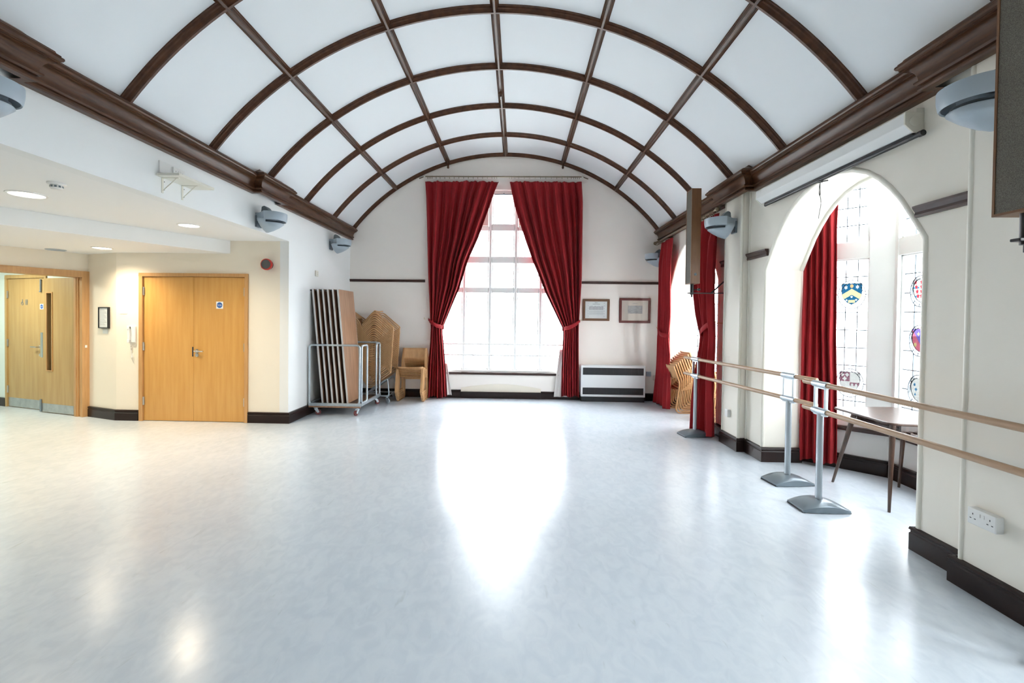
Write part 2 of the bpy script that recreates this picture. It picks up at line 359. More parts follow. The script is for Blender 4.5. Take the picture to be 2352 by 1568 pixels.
# arched access panel below the back window, recess shade put into its darker cream
bm = BM(); pts = [(-1.02, 0.0), (0.43, 0.0)] + [(0.43-1.45*i/16, 0.182+0.075*math.sin(PI*i/16)) for i in range(17)]
prism(bm, pts, YB-0.008, YB+0.0, 'y'); struct('trim_%d' % ti, bm, 'plaster_cream'); ti += 1
# baseboards
SK = [(0, 0), (0.022, 0), (0.022, 0.105), (0.016, 0.112), (0.016, 0.124), (0.024, 0.130), (0.020, 0.145), (0, 0.150)]
bi = [0]
def skirt(pts, name, h=1.0):
    """pts plan polyline with the room on the LEFT of travel"""
    bm = BM(); P = [Vector(p) for p in pts]; n = len(P); rings = []
    for i in range(n):
        def nrm(d): return Vector((-d.y, d.x)).normalized()
        d0 = (P[i]-P[i-1]) if i else (P[1]-P[0]); d1 = (P[i+1]-P[i]) if i < n-1 else (P[i]-P[i-1])
        n0, n1 = nrm(d0), nrm(d1); m = (n0+n1); m = m/(m.dot(n0)) if m.length > 1e-6 else n0
        rings.append([bm.verts.new((P[i].x+m.x*p, P[i].y+m.y*p, z*h)) for p, z in SK])
    for A, B in zip(rings, rings[1:]):
        for j in range(len(SK)-1): bm.faces.new((A[j], A[j+1], B[j+1], B[j]))
    bm.faces.new(rings[0][::-1]); bm.faces.new(rings[-1])
    struct(name, bm, 'skirting_wood')
skirt([(-1.02, YB), (XL, YB), (XL, 6.21), (-3.645, 6.21)], 'baseboard_left', 0.97)
skirt([(-5.125, 6.21), (-5.44, 6.21), (-6.00, 6.41)], 'baseboard_alcove', 0.97)
skirt([(XR, YB), (0.43, YB)], 'baseboard_back', 0.9)
bm = BM(); box(bm, -1.02, 0.43, YB-0.045, YB-0.005, 0, 0.115); struct('baseboard_window', bm, 'skirting_wood', bevel=0.008)
for i, c in enumerate(BAYS):
    J = 0.935
    skirt([(2.92, c-J), (2.96, c-J-0.10), (3.485, c-0.51), (3.485, c+0.51), (2.96, c+J+0.10), (2.92, c+J)], 'baseboard_bay_%d' % (i+1))
    # pier between this bay and the previous (nearer) one
    pc = c-1.505
    skirt([(2.93, pc-1.505+J+0.0), (XR, pc-1.505+J), (XR, pc-0.205), (2.455, pc-0.205), (2.455, pc+0.205), (XR, pc+0.205), (XR, c-J), (2.93, c-J)], 'baseboard_pier_%d' % (i+1))
skirt([(2.93, 6.99+0.935), (XR, 6.99+0.935), (XR, YB)], 'baseboard_right')
# right wall with arches
ARCH = [(0, 2.652), (0.15, 2.642), (0.30, 2.607), (0.45, 2.540), (0.565, 2.462), (0.67, 2.365), (0.76, 2.262), (0.866, 2.110), (0.955, 1.975)]
def archpts(c, hw=0.955, dz=0.0):
    k = hw/0.955; r = [(c+d*k, z+dz) for d, z in ARCH]; l = [(c-d*k, z+dz) for d, z in ARCH[1:]][::-1]
    return l+r
bm = BM(); ZT = 3.2; XT = 2.92; cuts = sorted(BAYS); ycur = YF
for c in cuts:
    a = c-0.955; box(bm, XR, XT, ycur, a, 0, ZT); ap = archpts(c)
    for (y0, z0), (y1, z1) in zip(ap, ap[1:]):
        V = [bm.verts.new(p) for p in ((XR, y0, z0), (XR, y1, z1), (XR, y1, ZT), (XR, y0, ZT), (XT, y0, z0), (XT, y1, z1), (XT, y1, ZT), (XT, y0, ZT))]
        bm.faces.new((V[0], V[1], V[2], V[3])); bm.faces.new((V[7], V[6], V[5], V[4])); bm.faces.new((V[4], V[5], V[1], V[0]))
    ycur = c+0.955
box(bm, XR, XT, ycur, YB, 0, ZT)
struct('wall_right', bm, 'plaster_white', fix=False)
for c in BAYS[:3]:      # bead mouldings round the arches
    ap = archpts(c, 0.957, 0.002)
    for (x, r, j) in ((XR+0.010, 0.022, 1), (XT-0.01, 0.022, 0)):
        path = ([Vector((x, ap[0][0], 0.15))] if j else []) + [Vector((x, y, z)) for y, z in ap] + ([Vector((x, ap[-1][0], 0.15))] if j else [])
        bm = BM(); sweep(bm, path, circ(r, 10), up=Vector((1, 0, 0))); struct('trim_%d' % ti, bm, 'paint_gloss', smooth=True); ti += 1
for pc in PIER:
    bm = BM(); box(bm, 2.455, XR+0.01, pc-0.205, pc+0.205, 0, 2.9)
    struct('wall_pier_%d' % (PIER.index(pc)+1), bm, 'plaster_white', bevel=0.01)
    for s in (-1, 1):
        bm = BM(); tube(bm, (2.463, pc+s*0.197, 0.14), (2.463, pc+s*0.197, 2.86), 0.017, 12); tube(bm, (XR-0.002, pc+s*0.222, 0.14), (XR-0.002, pc+s*0.222, 2.86), 0.012, 10)
        struct('trim_%d' % ti, bm, 'paint_gloss', smooth=True); ti += 1
# bays: low wall, ceiling, windows
ROW = 0.175
def seg_frame(A, B):
    A, B = Vector(A), Vector(B); d = (B-A).normalized(); n = Vector((-d.y, d.x)); L = (B-A).length
    m = Matrix(((d.x, n.x, 0, A.x), (d.y, n.y, 0, A.y), (0, 0, 1, 0), (0, 0, 0, 1))); return m, L      # local x along, y outward normal(left), z up
def circle_pts(cx, cz, r, n=32): return [(cx+r*math.cos(2*PI*i/n), cz+r*math.sin(2*PI*i/n)) for i in range(n)]
EL = 0.79
def leads(bm, x0, x1, z0, z1, xs, zs, y, holes, wd=0.0042):
    def clip(lo, hi, fixed, horiz):
        segs = [(lo, hi)]
        for cx, cz, r in holes:
            dd = (fixed-cz) if horiz else (fixed-cx)
            if abs(dd) >= r: continue
            if not horiz: dd = dd/EL
            if abs(dd) >= r: continue
            h = math.sqrt(r*r-dd*dd)*(EL if horiz else 1); c0 = cx if horiz else cz; new = []
            for a, b in segs:
                if c0-h > a: new.append((a, min(b, c0-h)))
                if c0+h < b: new.append((max(a, c0+h), b))
            segs = [s for s in new if s[1]-s[0] > 1e-3]
        return segs
    for z in zs:
        for a, b in clip(x0, x1, z, True): box(bm, a, b, y-0.004, y+0.004, z-wd, z+wd)
    for x in xs:
        for a, b in clip(z0, z1, x, False): box(bm, x-wd*0.8, x+wd*0.8, y-0.004, y+0.004, a, b)
def flatpoly(bm, pts, y, mtx): 
    vs = [bm.verts.new(mtx @ Vector((x, y, z))) for x, z in pts]; bm.faces.new(vs)
def star(cx, cz, r, n=6, q=0.45): return [(cx+(r if i % 2 == 0 else r*q)*math.sin(PI*i/n), cz+(r if i % 2 == 0 else r*q)*math.cos(PI*i/n)) for i in range(2*n)]
def shield(cx, cz, w, h, clipx=None):
    p = [(-1, 1), (1, 1), (1, 0.15), (0.93, -0.2), (0.75, -0.5), (0.45, -0.8), (0, -1), (-0.45, -0.8), (-0.75, -0.5), (-0.93, -0.2), (-1, 0.15)]
    return [(cx+a*w, cz+b*h) for a, b in p]
def roundel(kind, cx, cz, r, y, mtx, parent):
    """leaded oval ring with a coat of arms"""
    mtx = mtx @ Matrix.Translation((cx, 0, 0)) @ Matrix.Diagonal((EL, 1, 1, 1)) @ Matrix.Translation((-cx, 0, 0))
    bm = BM(); n = 40
    for R, wdt in ((r, 0.0036), (r*0.82, 0.0028)):
        for i in range(n):
            a0, a1 = 2*PI*i/n, 2*PI*(i+1)/n; q = []
            for a, rr in ((a0, R-wdt), (a1, R-wdt), (a1, R+wdt), (a0, R+wdt)): q.append((cx+rr*math.cos(a), cz+rr*math.sin(a)))
            prism(bm, q, y-0.004, y+0.004, 'y')
    for i in range(10):
        a = 2*PI*(i+0.3)/10; p0 = Vector((cx+r*0.8*math.cos(a), 0, cz+r*0.8*math.sin(a))); p1 = Vector((cx+r*math.cos(a), 0, cz+r*math.sin(a)))
        t = Vector((-math.sin(a), 0, math.cos(a)))*0.0025; prism(bm, [(p0.x-t.x, p0.z-t.z), (p1.x-t.x, p1.z-t.z), (p1.x+t.x, p1.z+t.z), (p0.x+t.x, p0.z+t.z)], y-0.004, y+0.004, 'y')
    sh = shield(cx, cz+0.004, r*0.74, r*0.74)
    for (a, b), (c, d) in zip(sh, sh[1:]+sh[:1]):
        v = Vector((c-a, d-b)).normalized()*0.002; t = Vector((-v.y, v.x)); prism(bm, [(a-t.x, b-t.y), (c-t.x, d-t.y), (c+t.x, d+t.y), (a+t.x, b+t.y)], y-0.003, y+0.003, 'y')
    bmesh.ops.transform(bm, matrix=mtx, verts=bm.verts)
    ro = obj('shield_roundel', bm, 'lead_came', parent)
    W, H = r*0.74, r*0.74; z0 = cz+0.004; L_ = []
    def part(nm, m, polys): L_.append((nm, m, polys))
    if kind == 1:
        part('blue_glass', 'glass_blue', [sh])
        part('gold_chevron', 'glass_gold', [[(cx-W*0.98, z0-0.05*H), (cx, z0+0.50*H), (cx+W*0.98, z0-0.05*H), (cx+W*0.80, z0-0.50*H), (cx, z0-0.06*H), (cx-W*0.80, z0-0.50*H)]])
        part('white_star', 'glass_star', [star(cx-0.58*W, z0+0.63*H, 0.21*W), star(cx+0.55*W, z0+0.66*H, 0.21*W), star(cx, z0-0.27*H, 0.14*W, 5), star(cx-0.5*W, z0-0.58*H, 0.12*W, 5), star(cx+0.45*W, z0-0.56*H, 0.13*W, 5)])
        part('rose', 'glass_rose', [circle_pts(cx, z0+0.76*H, 0.17*W, 12)])
        part('scroll', 'glass_gold', [[(cx-0.32*W, z0-0.58*H), (cx+0.32*W, z0-0.58*H), (cx+0.32*W, z0-0.82*H), (cx-0.32*W, z0-0.82*H)]])
    elif kind == 2:
        part('pale_glass', 'glass_star', [sh])
        part('wine_quarter', 'glass_wine', [[(cx-W, z0+H), (cx, z0+H), (cx, z0+0.1*H), (cx-W, z0+0.1*H)], [(cx, z0+0.0*H), (cx+W*0.96, z0+0.0*H), (cx+W*0.9, z0-0.3*H), (cx, z0-0.3*H)], [(cx, z0-0.7*H), (cx+W*0.5, z0-0.7*H), (cx+0.2*W, z0-0.9*H), (cx, z0-0.97*H)]])
        part('white_charge', 'glass_star', [star(cx-0.74*W, z0+0.72*H, 0.22*W, 4, 0.6), star(cx-0.26*W, z0+0.72*H, 0.22*W, 4, 0.6), star(cx-0.5*W, z0+0.34*H, 0.24*W, 4, 0.6)]+[star(cx+(0.25+0.4*k)*W, z0-0.2*H, 0.16*W, 4, 0.6) for k in range(2)])
    elif kind == 3:
        part('pale_glass', 'glass_star', [sh])
        part('blue_bar', 'glass_azure', [[(cx-W, z0+(0.35-0.75*k)*H), (cx-W*0.2, z0+(0.35-0.75*k)*H), (cx-W*0.2, z0+(0.2-0.75*k)*H), (cx-W, z0+(0.2-0.75*k)*H)] for k in range(2)])
        part('red_lion', 'glass_red', [star(cx-(0.70-0.12*k)*W, z0+(0.75-0.4*k)*H, 0.24*W, 5, 0.55) for k in range(4)]+[star(cx+0.1*W, z0+(0.75-0.4*k)*H, 0.24*W, 5, 0.55) for k in range(4)])
    elif kind == 4:
        part('red_glass', 'glass_pink', [sh])
        part('purple_glass', 'glass_purple', [[(cx-W*0.97, z0+0.98*H), (cx+W*0.97, z0+0.98*H), (cx+W*0.2, z0-0.5*H)]])
        part('gold_charge', 'glass_gold', [star(cx-0.15*W, z0+0.55*H, 0.24*W, 4, 0.4), star(cx-0.55*W, z0-0.4*H, 0.24*W, 7, 0.6)])
    else:
        part('pale_glass', 'glass_star', [sh])
        part('blue_knot', 'glass_azure', [circle_pts(cx-0.5*W, z0+0.45*H, 0.14*W, 10), star(cx-0.3*W, z0+0.05*H, 0.2*W, 4, 0.5), star(cx-0.4*W, z0-0.4*H, 0.16*W, 4, 0.5)])
    def inside(x, z, P):
        c = False; n_ = len(P)
        for i in range(n_):
            (ax_, az_), (bx_, bz_) = P[i], P[i-1]
            if (az_ > z) != (bz_ > z) and x < (bx_-ax_)*(z-az_)/(bz_-az_)+ax_: c = not c
        return c
    st = 0.003; meshes = [BM() for _ in L_]; nx = int(2*W/st)+2; nz = int(2*H/st)+2
    for iz in range(nz):
        zc = z0-H+(iz+0.5)*st; run = None
        for ix in range(nx+1):
            xc_ = cx-W+(ix+0.5)*st; k = None
            if ix < nx and inside(xc_, zc, sh):
                for q, (_, _, polys) in enumerate(L_):
                    if any(inside(xc_, zc, P) for P in polys): k = q
            if run is not None and run[0] != k:
                q, xs_ = run; m_ = meshes[q]; m_.faces.new([m_.verts.new(mtx @ Vector((x, y-0.001, z))) for x, z in ((xs_, zc-st/2), (xc_-st/2, zc-st/2), (xc_-st/2, zc+st/2), (xs_, zc+st/2))]); run = None
            if run is None and k is not None: run = (k, xc_-st/2)
    for (nm, m, _), b2 in zip(L_, meshes): obj(nm, b2, m, ro, fix=False)
def glazed(mtx, lights, parent, arms=None, full=True):
    """lights: list of (x0,x1); rows from z .50 to 2.07 and 2.225 to 2.93; mtx local x along, y out"""
    g = BM(); lb = BM(); yg = 0.055
    for li, (x0, x1) in enumerate(lights):
        holes = [(0.5*(x0+x1), z, r) for (l, kd, z, r) in (arms or []) if l == li]
        cols = [x0+(x1-x0)*k/3 for k in range(0, 4)]
        for z0, z1, zs in ((0.50, 2.07, [2.07-ROW*k for k in range(0, 10)]), (2.225, 2.93, [2.225+ROW*k for k in range(0, 5)])):
            vs = [g.verts.new((x, yg+0.006, z)) for x, z in ((x0, z0), (x1, z0), (x1, z1), (x0, z1))]; g.faces.new(vs)
            leads(lb, x0, x1, z0, z1, cols, zs, yg, holes if z0 < 1 else [])
    bmesh.ops.transform(g, matrix=mtx, verts=g.verts); bmesh.ops.transform(lb, matrix=mtx, verts=lb.verts)
    obj('leaded_glass', g, 'clear_glass', parent, fix=False)
    obj('leading', lb, 'lead_came', parent, fix=False)
    for (l, kd, z, r) in (arms or []):
        x0, x1 = lights[l]; roundel(kd, 0.5*(x0+x1), z, r, yg, mtx, parent)
def framing(bm, mtx, L, lights):
    xs = [0.0]
    for a, b in lights: xs += [a, b]
    xs += [L]; D0, D1 = -0.005, 0.12
    for i in range(0, len(xs), 2): box(bm, xs[i], xs[i+1], D0, D1, 0.47, 3.02, mtx)
    for a, b in lights:
        for z0, z1 in ((0.45, 0.50), (2.07, 2.225), (2.93, 3.02)): box(bm, a, b, D0+0.005, D1, z0, z1, mtx)
        for z0, z1 in ((0.50, 2.07), (2.225, 2.93)):          # inner fillets
            for q0, q1 in ((a, a+0.012), (b-0.012, b)): box(bm, q0, q1, 0.03, 0.085, z0, z1, mtx)
            box(bm, a, b, 0.03, 0.085, z0, z0+0.012, mtx); box(bm, a, b, 0.03, 0.085, z1-0.012, z1, mtx)
for bi_, c in enumerate(BAYS):
    P = [(2.94, c+1.05), (3.495, c+0.5), (3.495, c-0.5), (2.94, c-1.05)]
    bm = BM()       # low wall
    for A, B in zip(P, P[1:]):
        m, L = seg_frame(A, B); box(bm, -0.04, L+0.04, 0.0, 0.14, 0, 0.45, m)
    for s in (1, -1): box(bm, 2.90, 3.05, c+s*1.14-0.1, c+s*1.14+0.1, 0, 3.02)
    struct('wall_bay_%d' % (bi_+1), bm, 'plaster_bay', fix=False)
    bm = BM(); prism(bm, [(2.90, c+1.2), (3.1, c+1.2), (3.66, c+0.58), (3.66, c-0.58), (3.1, c-1.2), (2.90, c-1.2)], 3.0, 3.06, 'z'); struct('ceiling_bay_%d' % (bi_+1), bm, 'bay_white')
    bm = BM(); sweep(bm, [Vector((x, y, 0.408)) for x, y in ((2.935, c-1.06), (3.495, c-0.5), (3.495, c+0.5), (2.935, c+1.06))], [(0.0, -0.022), (0.0, 0.022), (-0.05, 0.022), (-0.05, 0.008), (-0.035, -0.022)])
    struct('trim_%d' % ti, bm, 'rail_wood'); ti += 1
    root = None
    fr = BM(); sets = []
    for k, (A, B) in enumerate(zip(P, P[1:])):
        m, L = seg_frame(A, B)
        # seg_frame's left normal must point outwards
        if (m @ Vector((0, 1, 0)) - m @ Vector((0, 0, 0))).x < 0: print('normal?')
        if k == 0: li = [(0.02, 0.215), (0.302, 0.590)]
        elif k == 1: li = [(0.036, 0.402), (0.598, 0.964)]
        else: li = [(L-0.590, L-0.302), (L-0.215, L-0.02)]
        framing(fr, m, L, li); sets.append((m, li))
    bm_ = fr
    root = struct('window_%d' % (bi_+2), bm_, 'bay_white', fix=False)
    for k, (m, li) in enumerate(sets):
        arms = None
        if bi_ == 0 and k == 0: arms = [(1, 1, 1.722, 0.140), (1, 2, 0.847, 0.140)]
        if bi_ == 0 and k == 1: arms = [(0, 3, 1.728, 0.138), (0, 4, 1.290, 0.138), (0, 5, 0.848, 0.138)]
        glazed(m, li, root, arms)
    if bi_ == 0:      # hopper light tilted in at the top of the canted side
        m, li = sets[0]; a, b = li[1]; bm = BM()
        for q in ((a, a+0.02), (b-0.02, b)):
            prism(bm, [(0.02, 2.235), (0.04, 2.235), (-0.125, 2.92), (-0.145, 2.92)], q[0], q[1], 'x')
        prism(bm, [(-0.125, 2.90), (-0.145, 2.90), (-0.15, 2.93), (-0.13, 2.93)], a, b, 'x')
        bmesh.ops.transform(bm, matrix=m, verts=bm.verts); obj('hopper_sash', bm, 'bay_white', root)
# back window
def lit(bm, x0, x1, z0, z1, y0, y1): box(bm, x0, x1, y0, y1, z0, z1)
MC = [-1.445, -0.985, -0.515, -0.050, 0.405, 0.885]
TOPS = [2.57, 3.06, 3.70, 3.06, 2.57]
fr = BM(); g = BM(); lb = BM(); YG = 8.615
for i, x in enumerate(MC):
    top = max(TOPS[max(i-1, 0)], TOPS[min(i, 4)])+0.05; hw = 0.036
    prism(fr, [(x-hw, 8.66), (x-hw, 8.60), (x-0.02, 8.555), (x+0.02, 8.555), (x+hw, 8.60), (x+hw, 8.66)], 0.49, top, 'z')
for i in range(5):
    a, b = MC[i]+0.034, MC[i+1]-0.034; rows = [(0.54, 1.915), (2.005, 2.455), (2.57, 3.04), (3.16, 3.69)]; rows = [r for r in rows if r[1] <= TOPS[i]+0.06]
    prev = 0.49
    for z0, z1 in rows:
        box(fr, a, b, 8.565, 8.66, prev, z0)
        for q0, q1 in ((a, a+0.014), (b-0.014, b)): box(fr, q0, q1, 8.595, 8.63, z0, z1)
        prev = z1; vs = [g.verts.new(p) for p in ((a, YG+0.005, z0), (b, YG+0.005, z0), (b, YG+0.005, z1), (a, YG+0.005, z1))]; g.faces.new(vs)
        if z0 < 3.1: leads(lb, a, b, z0, z1, [a+(b-a)*(k+1)/3 for k in range(2)], [z0+0.30*k for k in range(1, int((z1-z0)/0.30)+1)], YG, [], 0.0028)
    box(fr, a, b, 8.565, 8.66, prev, prev+0.07)
w1 = struct('window_1', fr, 'window_white', fix=False)
obj('leaded_glass', g, 'clear_glass', w1, fix=False); obj('leading', lb, 'lead_came', w1, fix=False)
bm = BM()
for z in (0.775, 0.975): box(bm, MC[0], MC[5], 8.535, 8.555, z-0.012, z+0.012)
obj('window_bar', bm, 'window_white', w1, bevel=0.003)
bm = BM(); box(bm, -0.45, -0.12, 8.55, 8.57, 3.685, 3.70); tube(bm, (-0.28, 8.55, 3.70), (-0.28, 8.53, 3.70), 0.012, 8); obj('top_catch', bm, 'stand_grey', w1)
# left side: bulkhead, low ceiling, walls
bm = BM(); box(bm, XL-0.12, XL, 6.21, YB, 0, 3.2); box(bm, XL-0.12, XL, YF, 6.21, Z_SOF, 3.2); struct('wall_left', bm, 'plaster_cool', fix=False)
bm = BM(); box(bm, -10, XL-0.12, YF, 7.6, Z_SOF, Z_SOF+0.08); struct('ceiling_side', bm, 'ceiling_white')
bl = Vector((-3.868, 6.21)); bd = (Vector((-4.88, 4.292))-Vector((-3.864, 6.203))).normalized(); be = bl+bd*9.9
bm = BM(); prism(bm, [tuple(bl), tuple(be), (-10, YF), (-10, 7.6), (-3.868, 7.6)], Z_DROP, Z_SOF-0.001, 'z'); struct('ceiling_drop', bm, 'ceiling_white')
bm = BM(); DX0, DX1, DZ = -5.06, -3.66, 1.955     # cupboard door opening
box(bm, -5.44, DX0-0.05, 6.21, 6.32, 0, Z_SOF); box(bm, DX1+0.03, XL-0.12, 6.21, 6.32, 0, Z_SOF); box(bm, DX0-0.05, DX1+0.03, 6.21, 6.32, DZ+0.02, Z_SOF)
prism(bm, [(-5.44, 6.21), (-5.44, 6.32), (-6.03, 6.53), (-6.03, 6.425)], 0, Z_SOF, 'z')
box(bm, DX0-0.05, DX1+0.03, 6.34, 6.75, 0, Z_SOF)  # unseen block added behind the cupboard doors to stop daylight leaking under them
struct('wall_alcove', bm, 'plaster_cream', fix=False)
# wall with open doorway
def on_dd(s, z=0, o=0.0): n = Vector((-DD.y, DD.x)); p = DA+DD*s; return Vector((p.x+n.x*o, p.y+n.y*o, z))
Md = Matrix(((DD.x, -DD.y*-1, 0, DA.x), (DD.y, DD.x*-1, 0, DA.y), (0, 0, 1, 0), (0, 0, 0, 1)))   # local x along wall, +y into corridor?
Md = Matrix(((DD.x, DD.y, 0, DA.x), (DD.y, -DD.x, 0, DA.y), (0, 0, 1, 0), (0, 0, 0, 1)))
bm = BM(); box(bm, -0.004, 1.72, 0, 0.12, 1.99, Z_SOF, Md); box(bm, 1.72, 3.9, 0, 0.12, 0, Z_SOF, Md); e0 = Md @ Vector((3.9, 0, 0)); box(bm, e0.x-0.12, e0.x, YF, e0.y, 0, Z_SOF)
struct('wall_doorway', bm, 'plaster_cream', fix=False)
# corridor
WA = Vector((-7.812, 6.986)); WD = Vector((0.749, -0.228)).normalized()
Mw = Matrix(((WD.x, -WD.y, 0, WA.x), (WD.y, WD.x, 0, WA.y), (0, 0, 1, 0), (0, 0, 0, 1)))       # local x to the right, y away
mat('corridor_paint', (0.72, 0.80, 0.76), 0.6)
bm = BM(); box(bm, -2.0, -0.06, 0, 0.1, 0, 2.3, Mw); box(bm, -0.06, 0.93, 0, 0.1, 2.02, 2.3, Mw); box(bm, 0.93, 1.93, 0.0, 0.1, 0, 2.3, Mw); box(bm, -0.06, 0.93, 0.1, 0.2, 0, 2.02, Mw); struct('wall_corridor', bm, 'corridor_paint', fix=False)  # last box is unseen, added behind the WC door against a light leak
e1 = Mw @ Vector((-2.0, 0, 0)); bm = BM(); box(bm, e1.x-0.1, e1.x, e0.y, e1.y+0.1, 0, 2.3); box(bm, e1.x, e0.x, e0.y-0.1, e0.y, 0, 2.3); struct('wall_corridor_end', bm, 'corridor_paint', fix=False)
bm = BM(); box(bm, -2.0, -0.065, -0.02, 0, 0, 0.13, Mw); struct('baseboard_corridor', bm, 'skirting_wood')
wf = BM(); wl = Vector((XL-0.12, YF)); box(wf, -10, 2.95, YF-0.1, YF, 0, 4.7); struct('wall_front', wf, 'plaster_cream')
# ------------------------------------------------------------------ doors
def hinge_bm(p, nrm, h=0.10):
    bm = BM(); m = frame_on(p, nrm); tube(bm, m @ Vector((0, -h/2, 0.006)), m @ Vector((0, h/2, 0.006)), 0.008, 8); box(bm, -0.014, 0.014, -h/2, h/2, 0, 0.003, m); return bm
def lever(bm, m, sx):
    lathe(bm, [(0.026, 0), (0.026, 0.006), (0.010, 0.008), (0.009, 0.045)], 16, m); path = fillet([(0, 0, 0.045), (0, 0, 0.055), (sx*0.12, 0, 0.055)], 0.012)
    pipe(bm, [m @ p for p in path], 0.009, 8, up=m.to_3x3() @ Vector((0, 1, 0)))
def sign(parent, m, s=0.075):
    bm = BM(); box(bm, -s/2, s/2, -s*0.5, s*0.5, 0, 0.002, m); so = obj('fire_door_sign', bm, 'sign_white', parent)
    bm = BM(); lathe(bm, [(s*0.40, 0.002), (s*0.40, 0.003)], 32, m); obj('blue_disc', bm, 'sign_blue', so)
    text('lettering', 'Fire door\nkeep shut', s*0.165, m @ Matrix.Translation((0, 0, 0.0036)), 'sign_white', so)
# frame, door_1
bm = BM()
box(bm, DX0-0.05, DX0, 6.185, 6.33, 0, DZ); box(bm, DX1, DX1+0.045, 6.185, 6.33, 0, DZ); box(bm, DX0-0.05, DX1+0.045, 6.185, 6.33, DZ, DZ+0.045)
box(bm, DX0, DX1, 6.262, 6.33, 0, 0.004)
d1 = struct('door_1', bm, 'oak_frame', bevel=0.003)
SP = -4.368
for nm, a, b, hx in (('door_leaf', DX0+0.003, SP-0.0015, DX0), ('door_leaf', SP+0.0015, DX1-0.003, DX1)):
    bm = BM(); box(bm, a, b, 6.212, 6.256, 0.006, DZ-0.003); lf = obj(nm, bm, 'oak_honey', d1, bevel=0.0015)
    for z in (0.272, 1.010, 1.756): obj('hinge', hinge_bm((hx+(0.004 if hx < SP else -0.004), 6.205, z), (0, -1, 0), 0.11), 'steel', lf, smooth=True)
    if hx > SP:
        bm = BM(); m = frame_on((SP+0.045, 6.212, 0.955), (0, -1, 0)); lever(bm, m, 1); obj('door_handle', bm, 'steel', lf, smooth=True)
        bm = BM(); lathe(bm, [(0.024, 0), (0.024, 0.006), (0.02, 0.008)], 18, frame_on((SP+0.045, 6.212, 0.902), (0, -1, 0))); box(bm, -0.004, 0.004, -0.014, 0.004, 0.008, 0.0095, frame_on((SP+0.045, 6.212, 0.902), (0, -1, 0))); obj('escutcheon', bm, 'steel', lf, smooth=True)
        sign(lf, frame_on((-4.012, 6.211, 1.577), (0, -1, 0)), 0.095)
    else:
        bm = BM(); box(bm, SP-0.02, SP-0.004, 6.208, 6.214, 0.88, 1.01); obj('lock_plate', bm, 'black_soft', lf)
# door_2: big frame in the angled wall
bm = BM()
for a, b in ((0.0, 0.085), (1.64, 1.72)): box(bm, a, b, -0.03, 0.15, 0, 1.945, Md)
box(bm, 0.0, 1.72, -0.03, 0.15, 1.945, 2.03, Md)
box(bm, 0.085, 0.10, 0.06, 0.15, 0, 1.945, Md); box(bm, 0.095, 0.11, 0.09, 0.15, 0, 1.945, Md)
d2 = struct('door_2', bm, 'oak_frame', bevel=0.003)
# open leaf swung into the corridor
LH = Vector((-6.235, 6.425)); LD = (Vector((-6.93, 6.625))-LH).normalized(); Ml = Matrix(((LD.x, LD.y, 0, LH.x), (LD.y, -LD.x, 0, LH.y), (0, 0, 1, 0), (0, 0, 0, 1)))
if (Ml.to_3x3() @ Vector((0, 1, 0))).y > 0: Ml = Matrix(((LD.x, -LD.y, 0, LH.x), (LD.y, LD.x, 0, LH.y), (0, 0, 1, 0), (0, 0, 0, 1)))
sg = 1 if (Ml.to_3x3() @ Vector((0, 1, 0))).y < 0 else -1   # +y local faces the room
def LB(bm, x0, x1, y0, y1, z0, z1): box(bm, x0, x1, min(sg*y0, sg*y1), max(sg*y0, sg*y1), z0, z1, Ml)
LW = 0.735; bm = BM()
LB(bm, 0, 0.47, -0.044, 0, 0.008, 1.945); LB(bm, 0.58, LW, -0.044, 0, 0.008, 1.945); LB(bm, 0.47, 0.58, -0.044, 0, 0.008, 0.62); LB(bm, 0.47, 0.58, -0.044, 0, 1.73, 1.945)
lf = obj('door_leaf', bm, 'oak_pale', d2)
bm = BM()
LB(bm, 0.455, 0.47, -0.05, 0.008, 0.605, 1.745); LB(bm, 0.58, 0.595, -0.05, 0.008, 0.605, 1.745); LB(bm, 0.47, 0.58, -0.05, 0.008, 0.605, 0.62); LB(bm, 0.47, 0.58, -0.05, 0.008, 1.73, 1.745)
vpn = obj('vision_panel', bm, 'oak_frame', lf); bm = BM(); LB(bm, 0.47, 0.58, -0.024, -0.020, 0.62, 1.73); obj('pane', bm, 'clear_glass', vpn)
bm = BM(); LB(bm, 0.01, LW-0.01, 0, 0.002, 0.012, 0.135); obj('kick_plate', bm, 'steel_kick', lf)
bm = BM(); LB(bm, 0.668, 0.722, 0, 0.003, 0.80, 1.16); obj('push_plate', bm, 'steel', lf)
bm = BM(); LB(bm, 0.69, 0.71, 0, 0.018, 1.76, 1.93); LB(bm, 0.69, 0.722, 0, 0.02, 1.745, 1.765); obj('flush_bolt', bm, 'stand_grey', lf, bevel=0.003)
bm = BM(); LB(bm, 0.695, 0.725, 0, 0.015, 0.01, 0.19); obj('flush_bolt', bm, 'stand_grey', lf, bevel=0.003)
nr = (Ml.to_3x3() @ Vector((0, sg, 0))); sp = Ml @ Vector((0.692, sg*0.001, 1.535)); sign(lf, frame_on(sp, nr), 0.078)
for z in (0.27, 0.98, 1.72):
    p = Ml @ Vector((-0.032, sg*0.006, z)); obj('hinge', hinge_bm(p, (0.3, -1, 0), 0.11), 'steel', lf, smooth=True)
bm = BM(); LB(bm, -0.055, -0.012, -0.055, 0.0, 0.008, 1.945); obj('door_leaf', bm, 'walnut', d2)       # edge of the second folded-back leaf, coloured dark to stand for the shaded gap
